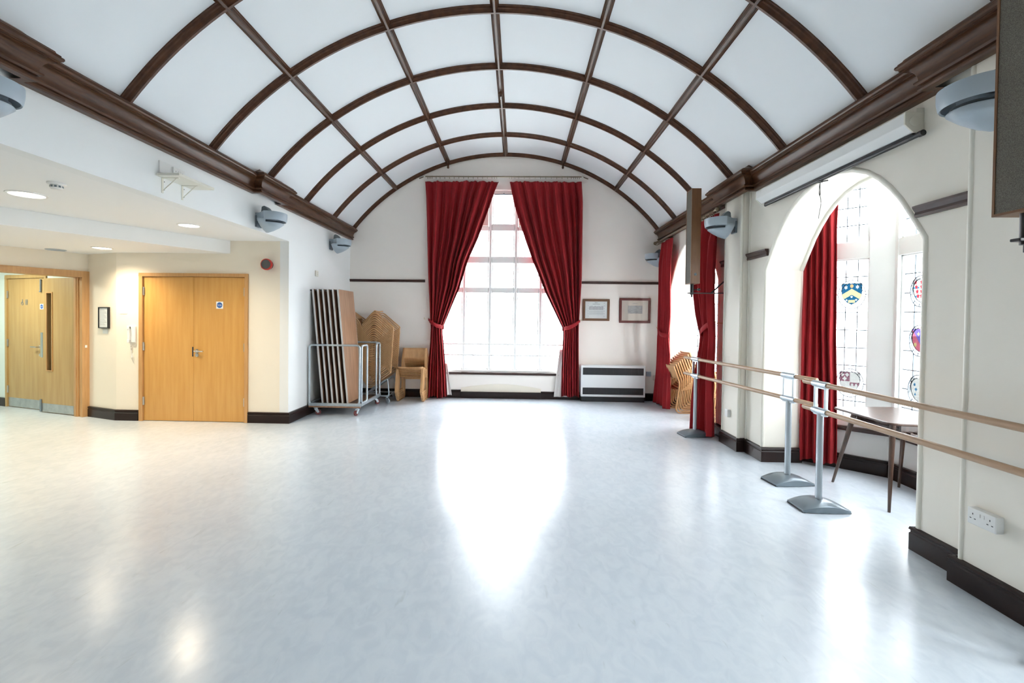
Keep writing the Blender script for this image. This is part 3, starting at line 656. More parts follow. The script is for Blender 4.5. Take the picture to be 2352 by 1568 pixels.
# door_3: WC door in the corridor wall
bm = BM(); box(bm, -0.06, -0.015, -0.02, 0.1, 0, 1.962, Mw); box(bm, 0.885, 0.93, -0.02, 0.1, 0, 1.962, Mw); box(bm, -0.06, 0.93, -0.02, 0.1, 1.962, 2.015, Mw)
d3 = struct('door_3', bm, 'oak_pale', bevel=0.003)
bm = BM(); box(bm, -0.012, 0.882, 0.0, 0.044, 0.006, 1.958, Mw); lf = obj('door_leaf', bm, 'oak_pale', d3)
bm = BM(); box(bm, -0.005, 0.875, -0.002, 0.0, 0.01, 0.145, Mw); obj('kick_plate', bm, 'steel_kick', lf)
nw = -(Mw.to_3x3() @ Vector((0, 1, 0)))
bm = BM(); lever(bm, frame_on(Mw @ Vector((0.765, 0, 0.94)), nw), -1); obj('door_handle', bm, 'steel', lf, smooth=True)
bm = BM(); lathe(bm, [(0.022, 0), (0.022, 0.006)], 16, frame_on(Mw @ Vector((0.765, 0, 0.82)), nw)); obj('thumb_turn', bm, 'steel', lf)
for z in (0.27, 0.98, 1.72): obj('hinge', hinge_bm(Mw @ Vector((-0.012, -0.004, z)), nw, 0.11), 'steel', lf, smooth=True)
mm = frame_on(Mw @ Vector((0.345, -0.001, 1.60)), nw); bm = BM()       # wheelchair pictogram
lathe(bm, [(0.009, 0), (0.009, 0.002)], 12, mm @ Matrix.Translation((0, 0.036, 0)))
box(bm, -0.006, 0.006, -0.01, 0.024, 0, 0.002, mm); box(bm, -0.004, 0.022, -0.014, -0.006, 0, 0.002, mm); box(bm, 0.018, 0.026, -0.034, -0.008, 0, 0.002, mm)
pipe(bm, [mm @ Vector((0.024*math.cos(a)-0.002, 0.024*math.sin(a)-0.016, 0.001)) for a in [PI*0.5+i*PI*1.25/10 for i in range(11)]], 0.003, 6, up=nw)
obj('wheelchair_symbol', bm, 'stand_grey', lf)
mm = frame_on(Mw @ Vector((0.445, -0.001, 1.60)), nw); bm = BM()
for dx in (-0.014, 0.016):
    lathe(bm, [(0.008, 0), (0.008, 0.002)], 12, mm @ Matrix.Translation((dx, 0.036, 0))); box(bm, dx-0.008, dx+0.008, -0.005, 0.026, 0, 0.002, mm); box(bm, dx-0.006, dx+0.006, -0.038, -0.004, 0, 0.002, mm)
obj('people_symbol', bm, 'stand_grey', lf)
# ------------------------------------------------------------------ downlights, detector
def downlight(x, y, z, r, label, on=True):
    t = thing('recessed_downlight', label, 'ceiling light', (x, y, z), 0, 'downlights in the low ceiling')
    bm = BM(); R = []
    n = 32
    for rr, zz in ((r*1.18, 0), (r*1.16, -0.006), (r*1.0, -0.008), (r*0.96, 0.012)): R.append([bm.verts.new((rr*math.cos(2*PI*i/n), rr*math.sin(2*PI*i/n), zz)) for i in range(n)])
    for a, b in zip(R, R[1:]):
        for j in range(n): bm.faces.new((a[j], a[(j+1) % n], b[(j+1) % n], b[j]))
    obj('rim', bm, 'plastic_white' if on else 'plastic_grey', t, smooth=True)
    bm = BM(); lathe(bm, [(r*0.97, -0.003), (r*0.97, 0.004)], 32); obj('diffuser', bm, 'lamp_glow' if on else 'plastic_grey', t)
    if on:
        l = bpy.data.lights.new('downlight_lamp', 'SPOT'); l.energy = 36; l.color = (1.0, 0.83, 0.58); l.spot_size = math.radians(150); l.spot_blend = 1.0; l.shadow_soft_size = r*0.8
        o = bpy.data.objects.new('downlight_lamp', l); C.objects.link(o); o.parent = t; o.location = (0, 0, -0.03)
downlight(-4.15, 3.858, Z_SOF, 0.115, 'lit round downlight nearest the smoke detector in the white side ceiling')
downlight(-3.679, 5.151, Z_SOF, 0.10, 'lit round downlight ahead of the double oak doors, beside the bulkhead')
downlight(-5.234, 5.771, Z_DROP, 0.095, 'lit round downlight in the dropped ceiling close to the angled wall')
downlight(-6.029, 5.962, Z_DROP, 0.09, 'unlit grey round downlight above the open doorway', False)
l = bpy.data.lights.new('corridor_lamp', 'AREA'); l.energy = 14; l.color = (0.95, 1.0, 0.86); l.size = 0.5; o = bpy.data.objects.new('corridor_lamp', l); C.objects.link(o); o.location = (-7.5, 5.9, 2.24)
t = thing('smoke_detector', 'small white round smoke detector on the side ceiling', 'smoke detector', (-3.553, 3.521, Z_SOF))
bm = BM(); lathe(bm, [(0.058, 0), (0.058, -0.012), (0.05, -0.018)], 28); obj('base', bm, 'plastic_white', t, smooth=True)
bm = BM(); lathe(bm, [(0.038, -0.018), (0.04, -0.040), (0.03, -0.05), (0.012, -0.052)], 28)
obj('sensor_head', bm, 'plastic_white', t, smooth=True)
bm = BM()
for i in range(10): a = 2*PI*i/10; box(bm, -0.007, 0.007, 0.0375, 0.0405, -0.038, -0.024, Matrix.Rotation(a, 4, 'Z'))
obj('vent', bm, 'stand_grey', t)
# ------------------------------------------------------------------ curtains
def lerp_tab(tab, z):
    if z >= tab[0][0]: return tab[0][1]
    for (za, xa), (zb, xb) in zip(tab, tab[1:]):
        if za >= z >= zb: t = (za-z)/(za-zb); return xa+(xb-xa)*t
    return tab[-1][1]
def curtain(name, label, inner, outer, zt, zb, depth, n, seed, org, ax, dn, group, tie=None, lining=None, top_amp=0.25):
    """inner/outer tables (z, coordinate along ax); org: base point (ax coordinate 0), ax plan direction, dn: plan normal towards the viewer"""
    rnd = random.Random(seed); t = thing(name, label, 'curtain', (0, 0, 0), 0, group); ax = Vector(ax); dn = Vector(dn); org = Vector(org)
    ph = [rnd.uniform(0, 6.28) for _ in range(6)]; amps = [rnd.uniform(0.6, 1.25) for _ in range(n+2)]; wv = [rnd.uniform(0.7, 1.4) for _ in range(n)]
    cum = [0]
    for q in wv: cum.append(cum[-1]+q)
    cum = [q/cum[-1] for q in cum]
    rows = []; NZ, NU = 90, n*20
    for i in range(NZ+1):
        z = zt+(zb-zt)*i/NZ; a = lerp_tab(outer, z); b = lerp_tab(inner, z); row = []
        width = abs(b-a); f = min(1.0, 0.20+(zt-z)/0.35*0.8)
        wfac = min(1.0, max(0.55, width/(n*0.075)))
        for j in range(NU+1):
            u = j/NU; k = 0
            while k < n-1 and u > cum[k+1]: k += 1
            s = (u-cum[k])/(cum[k+1]-cum[k]); phase = 2*PI*s
            sh = math.sin(phase-0.5*math.sin(phase)); env = f+top_amp*(1-f)
            am = depth*amps[k]*env*wfac
            d = am*(sh*0.5+0.5)+0.006*math.sin(5*z+ph[0]+u*9)+0.010*math.sin(2.1*z+ph[1]+u*5)
            uu = u+0.010*math.sin(3*z+ph[2]+u*8)*min(1, 4*u*(1-u)*2)
            d += 0.009*math.sin(2*PI*u*n*2.7+ph[4])*max(0.0, 1-(zt-z)/0.7)
            p = org+ax*(a+(b-a)*uu)+dn*d
            zz = z
            if i == 0: zz = z-0.008*abs(math.sin(PI*u*n*2.2))
            if i == NZ: zz = z+0.015*math.sin(u*11+ph[3])+0.01
            row.append(Vector((p.x, p.y, zz)))
        rows.append(row)
    bm = BM(); grid(bm, rows); obj('drape', bm, 'curtain_red', t, smooth=True, fix=False, solid=0.004)
    if tie:
        z, a, b, hk = tie      # height at inner edge, coords, hook coordinate/height
        bm = BM(); N = 20; path_f = []
        pts = []
        for i in range(N+1):
            u = i/N; c = a+(b-a)*u; zz = hk[1]+(z-hk[1])*u**1.15-0.03*math.sin(PI*u); off = depth*1.15*math.sin(PI*min(1, u*1.0+0.05))**0.5+0.012
            p = org+ax*c+dn*off; pts.append(Vector((p.x, p.y, zz)))
        p = org+ax*(b+(b-a)*0.02)+dn*0.0; pts.append(Vector((p.x, p.y, z-0.005)))
        p = org+ax*(b-(b-a)*0.25)-dn*0.03; pts.append(Vector((p.x, p.y, z+0.0)))
        hh = 0.035; r0 = [q+Vector((0, 0, hh*(1 if 0.1 < k/N else 0.6))) for k, q in enumerate(pts)]; r1 = [q-Vector((0, 0, hh*(1 if 0.1 < k/N else 0.6))) for k, q in enumerate(pts)]
        grid(bm, [r0, pts, r1]); obj('tieback', bm, 'curtain_red', t, smooth=True, solid=0.006, fix=False)
        p = org+ax*hk[0]; bm = BM(); q = Vector((p.x, p.y, hk[1])); wallp = q-Vector((dn.x, dn.y, 0))*hk[2]; d3 = Vector((dn.x, dn.y, 0))
        pipe(bm, fillet([wallp, q+d3*0.03, q+d3*0.045+Vector((0, 0, 0.03))], 0.015), 0.004, 8); obj('hook', bm, 'brass', t, smooth=True)
    if lining:
        rows = []
        for i in range(25):
            z = lining[0]+(lining[1]-lining[0])*i/24; a = lerp_tab(inner, z)-0.0; row = []
            e = lining[2]*(0.35+0.65*i/24)
            for j in range(25):
                u = j/24; c = a-(lining[2]/abs(lining[2]))*0.12+((lining[2]/abs(lining[2]))*0.12+e)*u; d = -0.03+0.010*math.sin(u*14+z); p = org+ax*c+dn*d; row.append(Vector((p.x, p.y, z)))
            rows.append(row)
        bm = BM(); grid(bm, rows); obj('lining', bm, 'lining', t, smooth=True, solid=0.003, fix=False)
    return t
YC = 8.43
L_in = [(3.88, -0.374), (3.69, -0.448), (3.42, -0.53), (3.17, -0.62), (2.88, -0.72), (2.45, -0.91), (2.0, -1.04), (1.6, -1.21), (1.27, -1.345), (1.18, -1.352), (0.95, -1.325), (0.55, -1.285), (0.2, -1.262), (0.0, -1.25)]
L_out = [(3.88, -1.691), (3.6, -1.665), (2.2, -1.61), (1.42, -1.575), (1.27, -1.56), (1.0, -1.57), (0.4, -1.62), (0, -1.645)]
CG = 'red curtains of the end window'
curtain('tied_curtain', 'tall red curtain on the left half of the end window, tied back', L_in, L_out, 3.885, 0.012, 0.15, 8, 3, (0, YC), (1, 0), (0, -1), CG,
        tie=(1.275, -1.60, -1.335, (-1.68, 1.42, 0.12)), lining=(0.62, 0.05, 0.075))
Rr_in = [(3.88, -0.174), (3.50, -0.10), (3.18, 0.0), (2.80, 0.13), (2.45, 0.26), (2.2, 0.37), (1.9, 0.49), (1.6, 0.64), (1.27, 0.805), (1.18, 0.812), (0.9, 0.80), (0.5, 0.79), (0.1, 0.79)]
Rr_out = [(3.88, 1.098), (3.5, 1.115), (2.2, 1.115), (1.4, 1.085), (1.25, 1.080), (0.8, 1.085), (0, 1.105)]
curtain('tied_curtain', 'tall red curtain on the right half of the end window, tied back', Rr_in, Rr_out, 3.885, 0.06, 0.15, 8, 9, (0, YC), (1, 0), (0, -1), CG,
        tie=(1.275, 1.10, 0.80, (1.135, 1.42, 0.12)), lining=(0.90, 0.05, -0.13))
def rod(label, a, b, r, ringc, ringr, cat='curtain rod', brk=()):
    t = thing('curtain_rod', label, cat, tuple((Vector(a)+Vector(b))/2)); a, b = Vector(a), Vector(b); loc = t.location
    bm = BM(); d = (b-a).normalized(); tube(bm, a-loc, b-loc, r, 12); obj('pole', bm, 'rod_metal', t, smooth=True)
    for e, s in ((a, -1), (b, 1)):
        bm = BM(); m = (e-loc+d*s*0.0); bmesh.ops.create_uvsphere(bm, u_segments=12, v_segments=8, radius=r*1.9, matrix=Matrix.Translation(m)); obj('finial', bm, 'plastic_cream' if ringr < 0.03 else 'rod_metal', t, smooth=True)
    first = None
    for c in ringc:
        p = a+(b-a)*c-loc-Vector((0, 0, ringr*0.55))
        if first is None:
            bm = BM(); u = Vector((0, 0, 1)); s = d.cross(u).normalized()
            pipe(bm, [s*(ringr*math.cos(2*PI*i/16))+u*(ringr*math.sin(2*PI*i/16)) for i in range(16)], 0.0028, 6, closed=True, up=d)
            first = obj('ring', bm, 'rod_metal', t, smooth=True); first.location = p
        else:
            c2 = first.copy(); C.objects.link(c2); c2.parent = t; c2.location = p; 
    for q, wv in brk:
        bm = BM(); p = a+(b-a)*q-loc; tube(bm, p, p+Vector(wv), r*0.8, 8); tube(bm, p+Vector(wv)*0.93, p+Vector(wv), r*2.2, 10); obj('bracket', bm, 'rod_metal', t, smooth=True)
    return t
rc = [0.02, 0.03, 0.04, 0.05, 0.075]+[0.1+0.03*k for k in range(11)]+[0.43, 0.445, 0.46]+[0.54, 0.555, 0.575]+[0.60+0.034*k for k in range(10)]+[0.93, 0.945, 0.957, 0.968, 0.98]
rod('long thin brass curtain pole with rings above the end window', (-1.70, YC-0.045, 3.962), (1.11, YC-0.045, 3.962), 0.011, rc, 0.024, brk=((0.0, (-0.16, 0.17, 0.0)), (1.0, (0.16, 0.17, 0.0))))
# curtains on the far side-window
FCo = [(2.80, 8.08), (2.0, 8.07), (1.25, 8.03), (0.6, 8.18), (0, 8.33)]; FCi = [(2.80, 7.54), (2.0, 7.56), (1.5, 7.60), (1.2, 7.68), (0.9, 7.58), (0, 7.50)]
SG = 'red curtains of the far side window'
curtain('tied_curtain', 'narrow red curtain in the far right corner beside the heater', FCi, FCo, 2.765, 0.012, 0.06, 5, 21, (2.44, 0), (0, 1), (-1, 0), SG, tie=(1.20, 8.04, 7.68, (8.20, 1.30, 0.09)))
C2o = [(2.80, 5.77), (1.35, 5.765), (0, 5.76)]; C2i = [(2.80, 6.42), (2.1, 6.38), (1.6, 6.24), (1.25, 6.13), (1.1, 6.15), (0.6, 6.25), (0, 6.34)]
curtain('tied_curtain', 'red curtain hanging behind the slim wooden column loudspeaker, tied back', C2i, C2o, 2.75, 0.012, 0.10, 6, 33, (2.42, 0), (0, 1), (-1, 0), SG, tie=(1.27, 5.78, 6.13, (5.745, 1.42, 0.10)))
rod('wooden curtain pole with large rings under the right cornice', (2.40, 5.80, 2.80), (2.40, 8.38, 2.80), 0.016, [0.02, 0.04, 0.06, 0.08, 0.10, 0.12, 0.15, 0.18, 0.86, 0.875, 0.89, 0.91, 0.93, 0.95, 0.97], 0.032, brk=((0.25, (0.13, 0, 0.02)), (0.8, (0.13, 0, 0.02))))
NCi = [(2.90, 0.235), (2.4, 0.225), (1.9, 0.235), (1.3, 0.240), (0.9, 0.255), (0, 0.265)]; NCo = [(2.90, -0.06), (0, -0.06)]
curtain('hanging_curtain', 'untied red curtain inside the near arched bay, behind the coffee table', NCi, NCo, 2.90, 0.03, 0.085, 5, 55, (2.985, 4.905), (0.68, -0.733), (-0.733, -0.68), 'red curtain of the near bay')
rod('short curtain pole hidden at the top of the near arched bay', (2.985, 4.885, 2.93), (3.30, 4.57, 2.93), 0.011, [0.1, 0.3, 0.5, 0.7, 0.9], 0.024, brk=((0.5, (0.0, 0.0, 0.07)),))
# ------------------------------------------------------------------ heater, sockets, pictures
t = thing('storage_heater', 'white convector heater with two dark louvred slots at the end wall', 'heater', (1.685, 8.39, 0))
bm = BM(); pts = [(-0.585, -0.10), (0.585, -0.10), (0.585, 0.105), (-0.585, 0.105)]
box(bm, -0.562, 0.562, -0.09, 0.09, 0.09, 0.64); obj('body', bm, 'heater_white', t, bevel=0.006)
bm = BM(); box(bm, -0.555, 0.555, -0.075, 0.09, 0.0, 0.09); obj('plinth', bm, 'grille_dark', t)
for z0, z1 in ((0.475, 0.60), (0.130, 0.250)):
    bm = BM(); box(bm, -0.53, 0.53, -0.094, -0.085, z0, z1); g_ = obj('grille', bm, 'grille_dark', t)
    bm = BM()
    for i in range(9): box(bm, -0.53+0.106*(i+1)-0.002, -0.53+0.106*(i+1)+0.002, -0.097, -0.093, z0, z1)
    for i in range(5): box(bm, -0.53, 0.53, -0.0955, -0.093, z0+(z1-z0)*(i+0.5)/5-0.002, z0+(z1-z0)*(i+0.5)/5+0.002)
    obj('louvre', bm, 'black_soft', g_)
def faceplate(label, p, nrm, w_, h_, d_, m='plastic_white', cat='socket', double=False, name='wall_socket', sw=True):
    t = thing(name, label, cat, p); mm = frame_on((0, 0, 0), nrm); bm = BM(); box(bm, -w_/2, w_/2, -h_/2, h_/2, 0, d_, mm); obj('faceplate' if name != 'backing_box' else 'body', bm, m, t, bevel=0.004)
    if sw:
        for cx in ((-w_*0.30, w_*0.30) if double else (0,)):
            for dx, dz, a, b in ((0, 0.014, 0.0022, 0.0045), (-0.012, -0.010, 0.0045, 0.0022), (0.012, -0.010, 0.0045, 0.0022)): bm = BM(); box(bm, cx+dx-a, cx+dx+a, dz-b, dz+b, d_-0.001, d_+0.0006, mm); obj('pin_slot', bm, 'black', t)
        for cx in ((-w_*0.07, w_*0.07) if double else (w_*0.3,)): bm = BM(); box(bm, cx-0.006, cx+0.006, 0.008, 0.026, d_-0.001, d_+0.003, mm); obj('rocker_switch', bm, m, t, bevel=0.001)
    return t
faceplate('grey fused switch plate with cable right of the heater', (2.352, YB, 0.485), (0, -1, 0), 0.085, 0.085, 0.03, 'plastic_grey', 'switch', name='wall_switch')
faceplate('cream blank plate low on the end wall by the corner curtain', (2.475, YB, 0.42), (0, -1, 0), 0.085, 0.085, 0.012, 'plastic_cream', 'socket', sw=False)
faceplate('white double socket low on the near right pier', (2.455, 2.495, 0.428), (-1, 0, 0), 0.150, 0.086, 0.042, double=True)
faceplate('small white box low on the pier left of the near bay', (2.455, 5.50, 0.385), (-1, 0, 0), 0.075, 0.085, 0.035, cat='socket', sw=False)
faceplate('small light switch high on the white left wall above the tables', (XL, 7.058, 2.092), (1, 0, 0), 0.085, 0.085, 0.02, 'plastic_cream', 'switch', name='light_switch')
def picture(label, cx, cz, w_, h_, fm, pm, art, mount):
    t = thing('framed_picture', label, 'picture', (cx, YB, cz), 0); bm = BM(); f = 0.042
    for a in ((-w_/2, w_/2, h_/2-f, h_/2), (-w_/2, w_/2, -h_/2, -h_/2+f), (-w_/2, -w_/2+f, -h_/2+f, h_/2-f), (w_/2-f, w_/2, -h_/2+f, h_/2-f)): box(bm, a[0], a[1], -0.024, -0.001, a[2], a[3])
    obj('frame', bm, fm, t, bevel=0.005); bm = BM(); box(bm, -w_/2+f, w_/2-f, -0.010, -0.002, -h_/2+f, h_/2-f); obj('print', bm, pm, t)
    for x0, x1, z0, z1 in art:
        bm = BM(); box(bm, x0*w_, x1*w_, -0.0112, -0.010, z0*h_, z1*h_); obj('printed_mark', bm, mount, t)
    bm = BM(); face(bm, [(-w_/2+f, -0.014, -h_/2+f), (w_/2-f, -0.014, -h_/2+f), (w_/2-f, -0.014, h_/2-f), (-w_/2+f, -0.014, h_/2-f)]); obj('glass', bm, 'clear_glass', t, fix=False)
art1 = [(-0.14, 0.14, 0.26, 0.275), (-0.05, 0.05, 0.32, 0.335)]+[(-0.26+0.045*k, -0.26+0.045*k+0.02, 0.0, 0.16+0.03*((k*7) % 3)/3) for k in range(12)]+[(-0.27, 0.27, -0.06-0.05*k, -0.052-0.05*k) for k in range(4)]+[(-0.31, -0.30, -0.3+0.12*k, -0.28+0.12*k) for k in range(6)]+[(0.29, 0.31, -0.3+0.12*k, -0.28+0.12*k) for k in range(6)]
picture('framed certificate in a mid-brown frame above the heater', 1.402, 1.620, 0.475, 0.39, 'frame_brown', 'paper', art1, 'ink')
picture('mahogany framed photograph with cream mount above the heater, nearer the corner', 2.091, 1.616, 0.553, 0.445, 'frame_mahogany', 'paper_cream', [(-0.22, 0.24, -0.12, 0.20), (-0.08, 0.08, 0.27, 0.285)], 'print_grey')
# ------------------------------------------------------------------ column loudspeakers
def speaker(label, x, y, z0, h_, brk):
    t = thing('column_loudspeaker', label, 'loudspeaker', (x, y, z0)); W, D = 0.105, 0.18
    bm = BM(); box(bm, 0.006, W, 0, D, 0, h_); obj('cabinet', bm, 'speaker_wood', t, bevel=0.002)
    bm = BM(); e = 0.010
    for a in ((0, 0, e, 0, h_), (0, D-e, D, 0, h_), (0, e, D-e, 0, e), (0, e, D-e, h_-e, h_)): box(bm, -0.004, 0.006, a[1], a[2], a[3], a[4])
    obj('front_trim', bm, 'speaker_wood', t)
    bm = BM(); box(bm, -0.001, 0.006, e, D-e, e, h_-e); obj('grille', bm, 'speaker_cloth', t)
    bm = BM(); lathe(bm, [(0.016, 0), (0.016, 0.004)], 14, frame_on((0.05, 0.0, 0.11), (0, -1, 0))); lathe(bm, [(0.006, 0), (0.006, 0.012)], 10, frame_on((0.05, 0, 0.11), (0, -1, 0))); obj('input_jack', bm, 'plastic_inner', t)
    b = thing('speaker_bracket', brk, 'bracket', (x, y, z0)); zc = -0.105; YB_ = D/2; PW_ = 0.018 if y > 4 else 0.04
    bm = BM(); tube(bm, (0.045, YB_, -0.001), (0.045, YB_, zc-0.02), 0.021, 14); obj('spigot', bm, 'black', b, smooth=True)
    wx = 2.535-x if y > 4 else 2.452-x
    bm = BM(); box(bm, 0.0, wx-0.012, YB_-0.02, YB_+0.02, zc-0.008, zc+0.004); obj('arm', bm, 'black', b, bevel=0.003)
    bm = BM(); tube(bm, (wx*0.55, YB_, zc), (wx-0.012, YB_, zc+0.20), 0.009, 8); obj('brace', bm, 'black', b, smooth=True)
    bm = BM(); box(bm, wx-0.014, wx-0.001, YB_-PW_, YB_+PW_, zc-0.12, zc+0.36); obj('wall_plate', bm, 'black', b, bevel=0.003)
    bm = BM(); tube(bm, (0.045, YB_, zc-0.02), (0.045, YB_, zc-0.05), 0.009, 8); tube(bm, (0.045, YB_, zc+0.04), (0.12, YB_, zc+0.04), 0.006, 8); tube(bm, (0.115, YB_, zc+0.04), (0.14, YB_, zc+0.04), 0.017, 10); obj('clamp_knob', bm, 'black', b, smooth=True)
speaker('slim wooden column loudspeaker at the far pier in front of the red curtain', 2.035, 5.62, 1.883, 1.12, 'black bracket arm holding the far slim wooden loudspeaker')
speaker('large near column loudspeaker with woven grey cloth front, cut by the right edge', 1.945, 1.82, 1.880, 1.105, 'black bracket under the near cloth-fronted loudspeaker')
# ------------------------------------------------------------------ uplighters
def uplighter(label, x, y, z, sgn):
    """bowl projects from the wall along sgn*x; z at the rim"""
    t = thing('wall_uplighter', label, 'wall light', (x, y, z), 0 if sgn > 0 else PI, 'grey scoop wall lights')
    def half(u):       # plan half-width at distance u from wall
        return 0.045+0.115*math.sin(min(1, u/0.20)*PI/2)**1.3
    Ln, N = 0.335, 28
    def plan(s, k):       # k -1..1 around front; superellipse nose
        a = k*PI/2; return Vector((0.16+(Ln-0.16)*s*math.cos(a)**0.8, 0.165*s*math.sin(a)))
    def ring(s, z, cut=None):
        pts = [(0.0, -0.05*s), (0.05, -0.055*s), (0.10, -0.10*s)]+[tuple(plan(s, -1+2*i/N)) for i in range(N+1)]+[(0.10, 0.10*s), (0.05, 0.055*s), (0.0, 0.05*s)]
        return [Vector((a, b, z)) for a, b in pts]
    bm = BM(); grid(bm, [ring(1.0, 0.0), ring(1.0, -0.03), ring(0.99, -0.055), ring(0.96, -0.085), ring(0.93, -0.095), ring(0.89, -0.09), ring(0.86, -0.06), ring(0.93, 0.0), ring(1.0, 0.0)])
    obj('bowl', bm, 'plastic_grey', t, smooth=True, fix=True)
    # keel scoop below
    def lower(s, z, sh):
        r_ = []
        for i in range(28):
            a = 2*PI*i/28; cx_ = math.cos(a); r_.append(Vector((0.11+(0.218 if cx_ > 0 else 0.075)*s*(cx_ if cx_ < 0 else cx_**0.8), 0.158*s*math.sin(a), z)))
        return r_
    rows = [lower(1.0, -0.080, 0.0), lower(0.88, -0.120, 0.0), lower(0.64, -0.160, 0.0), lower(0.34, -0.198, 0.0), lower(0.08, -0.220, 0.0)]
    rows = [r+[r[0]] for r in rows]
    # open front slot: skip the faces facing forward near the top
    bm = BM(); R = [[bm.verts.new(p) for p in r] for r in rows]
    for ri, (a, b) in enumerate(zip(R, R[1:])):
        for j in range(len(a)-1):
            if ri == 0 and (j < 6 or j >= len(a)-7): continue
            bm.faces.new((a[j], a[j+1], b[j+1], b[j]))
    bm.faces.new(R[-1][:-1]); obj('lower_scoop', bm, 'plastic_grey', t, smooth=True, solid=0.006)
    bm = BM(); grid(bm, [[Vector((p.x*0.9+0.012, p.y*0.9, p.z)) for p in r] for r in ([lower(0.9, -0.100, 0.012)+[lower(0.9, -0.1, 0.012)[0]], lower(0.65, -0.12, 0.04)+[lower(0.65, -0.12, 0.04)[0]], lower(0.2, -0.135, 0.09)+[lower(0.2, -0.135, 0.09)[0]]])]); obj('reflector', bm, 'plastic_inner', t, smooth=True)
    bm = BM(); box(bm, 0, 0.022, -0.056, 0.056, -0.165, -0.03); obj('wall_plate', bm, 'stand_grey', t, bevel=0.004)
    bm = BM(); prism(bm, [(0.06, -0.02), (0.20, -0.02), (0.13, 0.065), (0.10, 0.085), (0.07, 0.07)], -0.05, 0.05, 'y'); obj('lamp_shield', bm, 'plastic_inner', t, bevel=0.012)
    return t
uplighter('grey scoop wall light on the far pier beside the slim loudspeaker', 2.455, 5.44, 2.605, -1)
uplighter('grey scoop wall light behind the large near loudspeaker', 2.455, 2.42, 2.625, -1)
uplighter('grey scoop wall light in the far right corner near the curtain', XR, 8.30, 2.60, -1)
uplighter('grey scoop wall light under the left cornice, nearer the alarm sounder', XL, 5.45, 2.640, 1)
uplighter('grey scoop wall light under the left cornice in the far left corner', XL, 7.60, 2.695, 1)
uplighter('grey scoop wall light cut off by the left edge under the cornice', XL, 2.46, 2.69, 1)
# ------------------------------------------------------------------ projector screen
t = thing('projector_screen', 'rolled white projector screen case mounted above the near arch', 'projector screen', (XR-0.001, 3.055, 2.77))
sec = [(0, 0), (-0.115, -0.0), (-0.115, -0.075), (-0.062, -0.122), (0, -0.122)]
bm = BM(); prism(bm, sec, 0.012, 1.86, 'y'); obj('case', bm, 'screen_case', t, bevel=0.003)
for y0, y1 in ((0, 0.012), (1.86, 1.872)):
    bm = BM(); prism(bm, [(0, 0.003), (-0.118, 0.003), (-0.118, -0.077), (-0.063, -0.126), (0, -0.126)], y0, y1, 'y'); cp = obj('end_cap', bm, 'plastic_cream', t, bevel=0.002)
    if y0 == 0:
        bm = BM(); lathe(bm, [(0.032, 0), (0.032, 0.0025), (0.028, 0.003)], 24, frame_on((-0.058, 0.0, -0.055), (0, -1, 0))); obj('boss', bm, 'plastic_cream', cp, smooth=True)
bm = BM(); box(bm, -0.045, 0, 0.002, 0.010, 0.003, 0.028); obj('mounting_tab', bm, 'plastic_cream', t)
bm = BM(); tube(bm, (-0.045, -0.03, -0.146), (-0.045, 1.81, -0.146), 0.015, 12); tube(bm, (-0.045, -0.05, -0.146), (-0.045, -0.02, -0.146), 0.019, 12); obj('bottom_bar', bm, 'black', t, smooth=True)
bm = BM(); box(bm, -0.055, -0.035, 0.02, 1.81, -0.135, -0.122); obj('screen_slot', bm, 'black', t)
t = thing('pull_cord', 'thin black looped pull cord hanging below the screen case', 'cord', (2.478, 3.97, 2.60))
bm = BM(); pipe(bm, [Vector((0, 0.012*math.sin(i*0.5), -0.30*i/16)) for i in range(17)], 0.0022, 6); obj('string', bm, 'black_soft', t, smooth=True)
bm = BM(); pipe(bm, fillet([(0, 0, 0), (0, 0.012, -0.03), (0, 0.014, -0.10), (0, 0.004, -0.115), (0, -0.004, -0.10), (0, 0.004, -0.03), (0, 0, 0)], 0.01), 0.0022, 6, up=Vector((1, 0, 0))); obj('loop', bm, 'black_soft', t)
bm = BM(); tube(bm, (0, -0.02, 0.0), (0, 0.03, 0.008), 0.011, 10); tube(bm, (0.0, 0, 0.0), (0.06, 0.0, 0.012), 0.005, 8); obj('toggle', bm, 'black', t, smooth=True)
# ------------------------------------------------------------------ wall shelf
t = thing('wall_shelf', 'small cream shelf on brackets high on the left bulkhead', 'shelf', (XL, 3.90, 2.615))
bm = BM(); box(bm, 0.0, 0.20, 0, 0.46, 0, 0.022); obj('board', bm, 'plastic_cream', t, bevel=0.002)
for y in (0.06, 0.30):
    bm = BM(); box(bm, 0.0, 0.004, y, y+0.02, -0.13, 0); box(bm, 0.0, 0.15, y, y+0.02, -0.006, 0); prism(bm, [(0.002, -0.11), (0.010, -0.11), (0.13, -0.006), (0.12, -0.003)], y+0.008, y+0.012, 'y'); obj('bracket', bm, 'plastic_cream', t)
    bm = BM()
    for z in (-0.03, -0.10): lathe(bm, [(0.004, 0.004), (0.004, 0.006)], 8, frame_on((0.0, y+0.028, z), (1, 0, 0)))
    obj('screw', bm, 'black', t)
faceplate('pale grey blank socket box standing above the small shelf', (XL, 3.99, 2.70), (1, 0, 0), 0.13, 0.105, 0.012, 'plastic_white', 'socket', sw=False)
faceplate('pale grey double socket box further along the small shelf', (XL, 4.155, 2.70), (1, 0, 0), 0.14, 0.095, 0.014, 'plastic_white', 'socket', double=True)
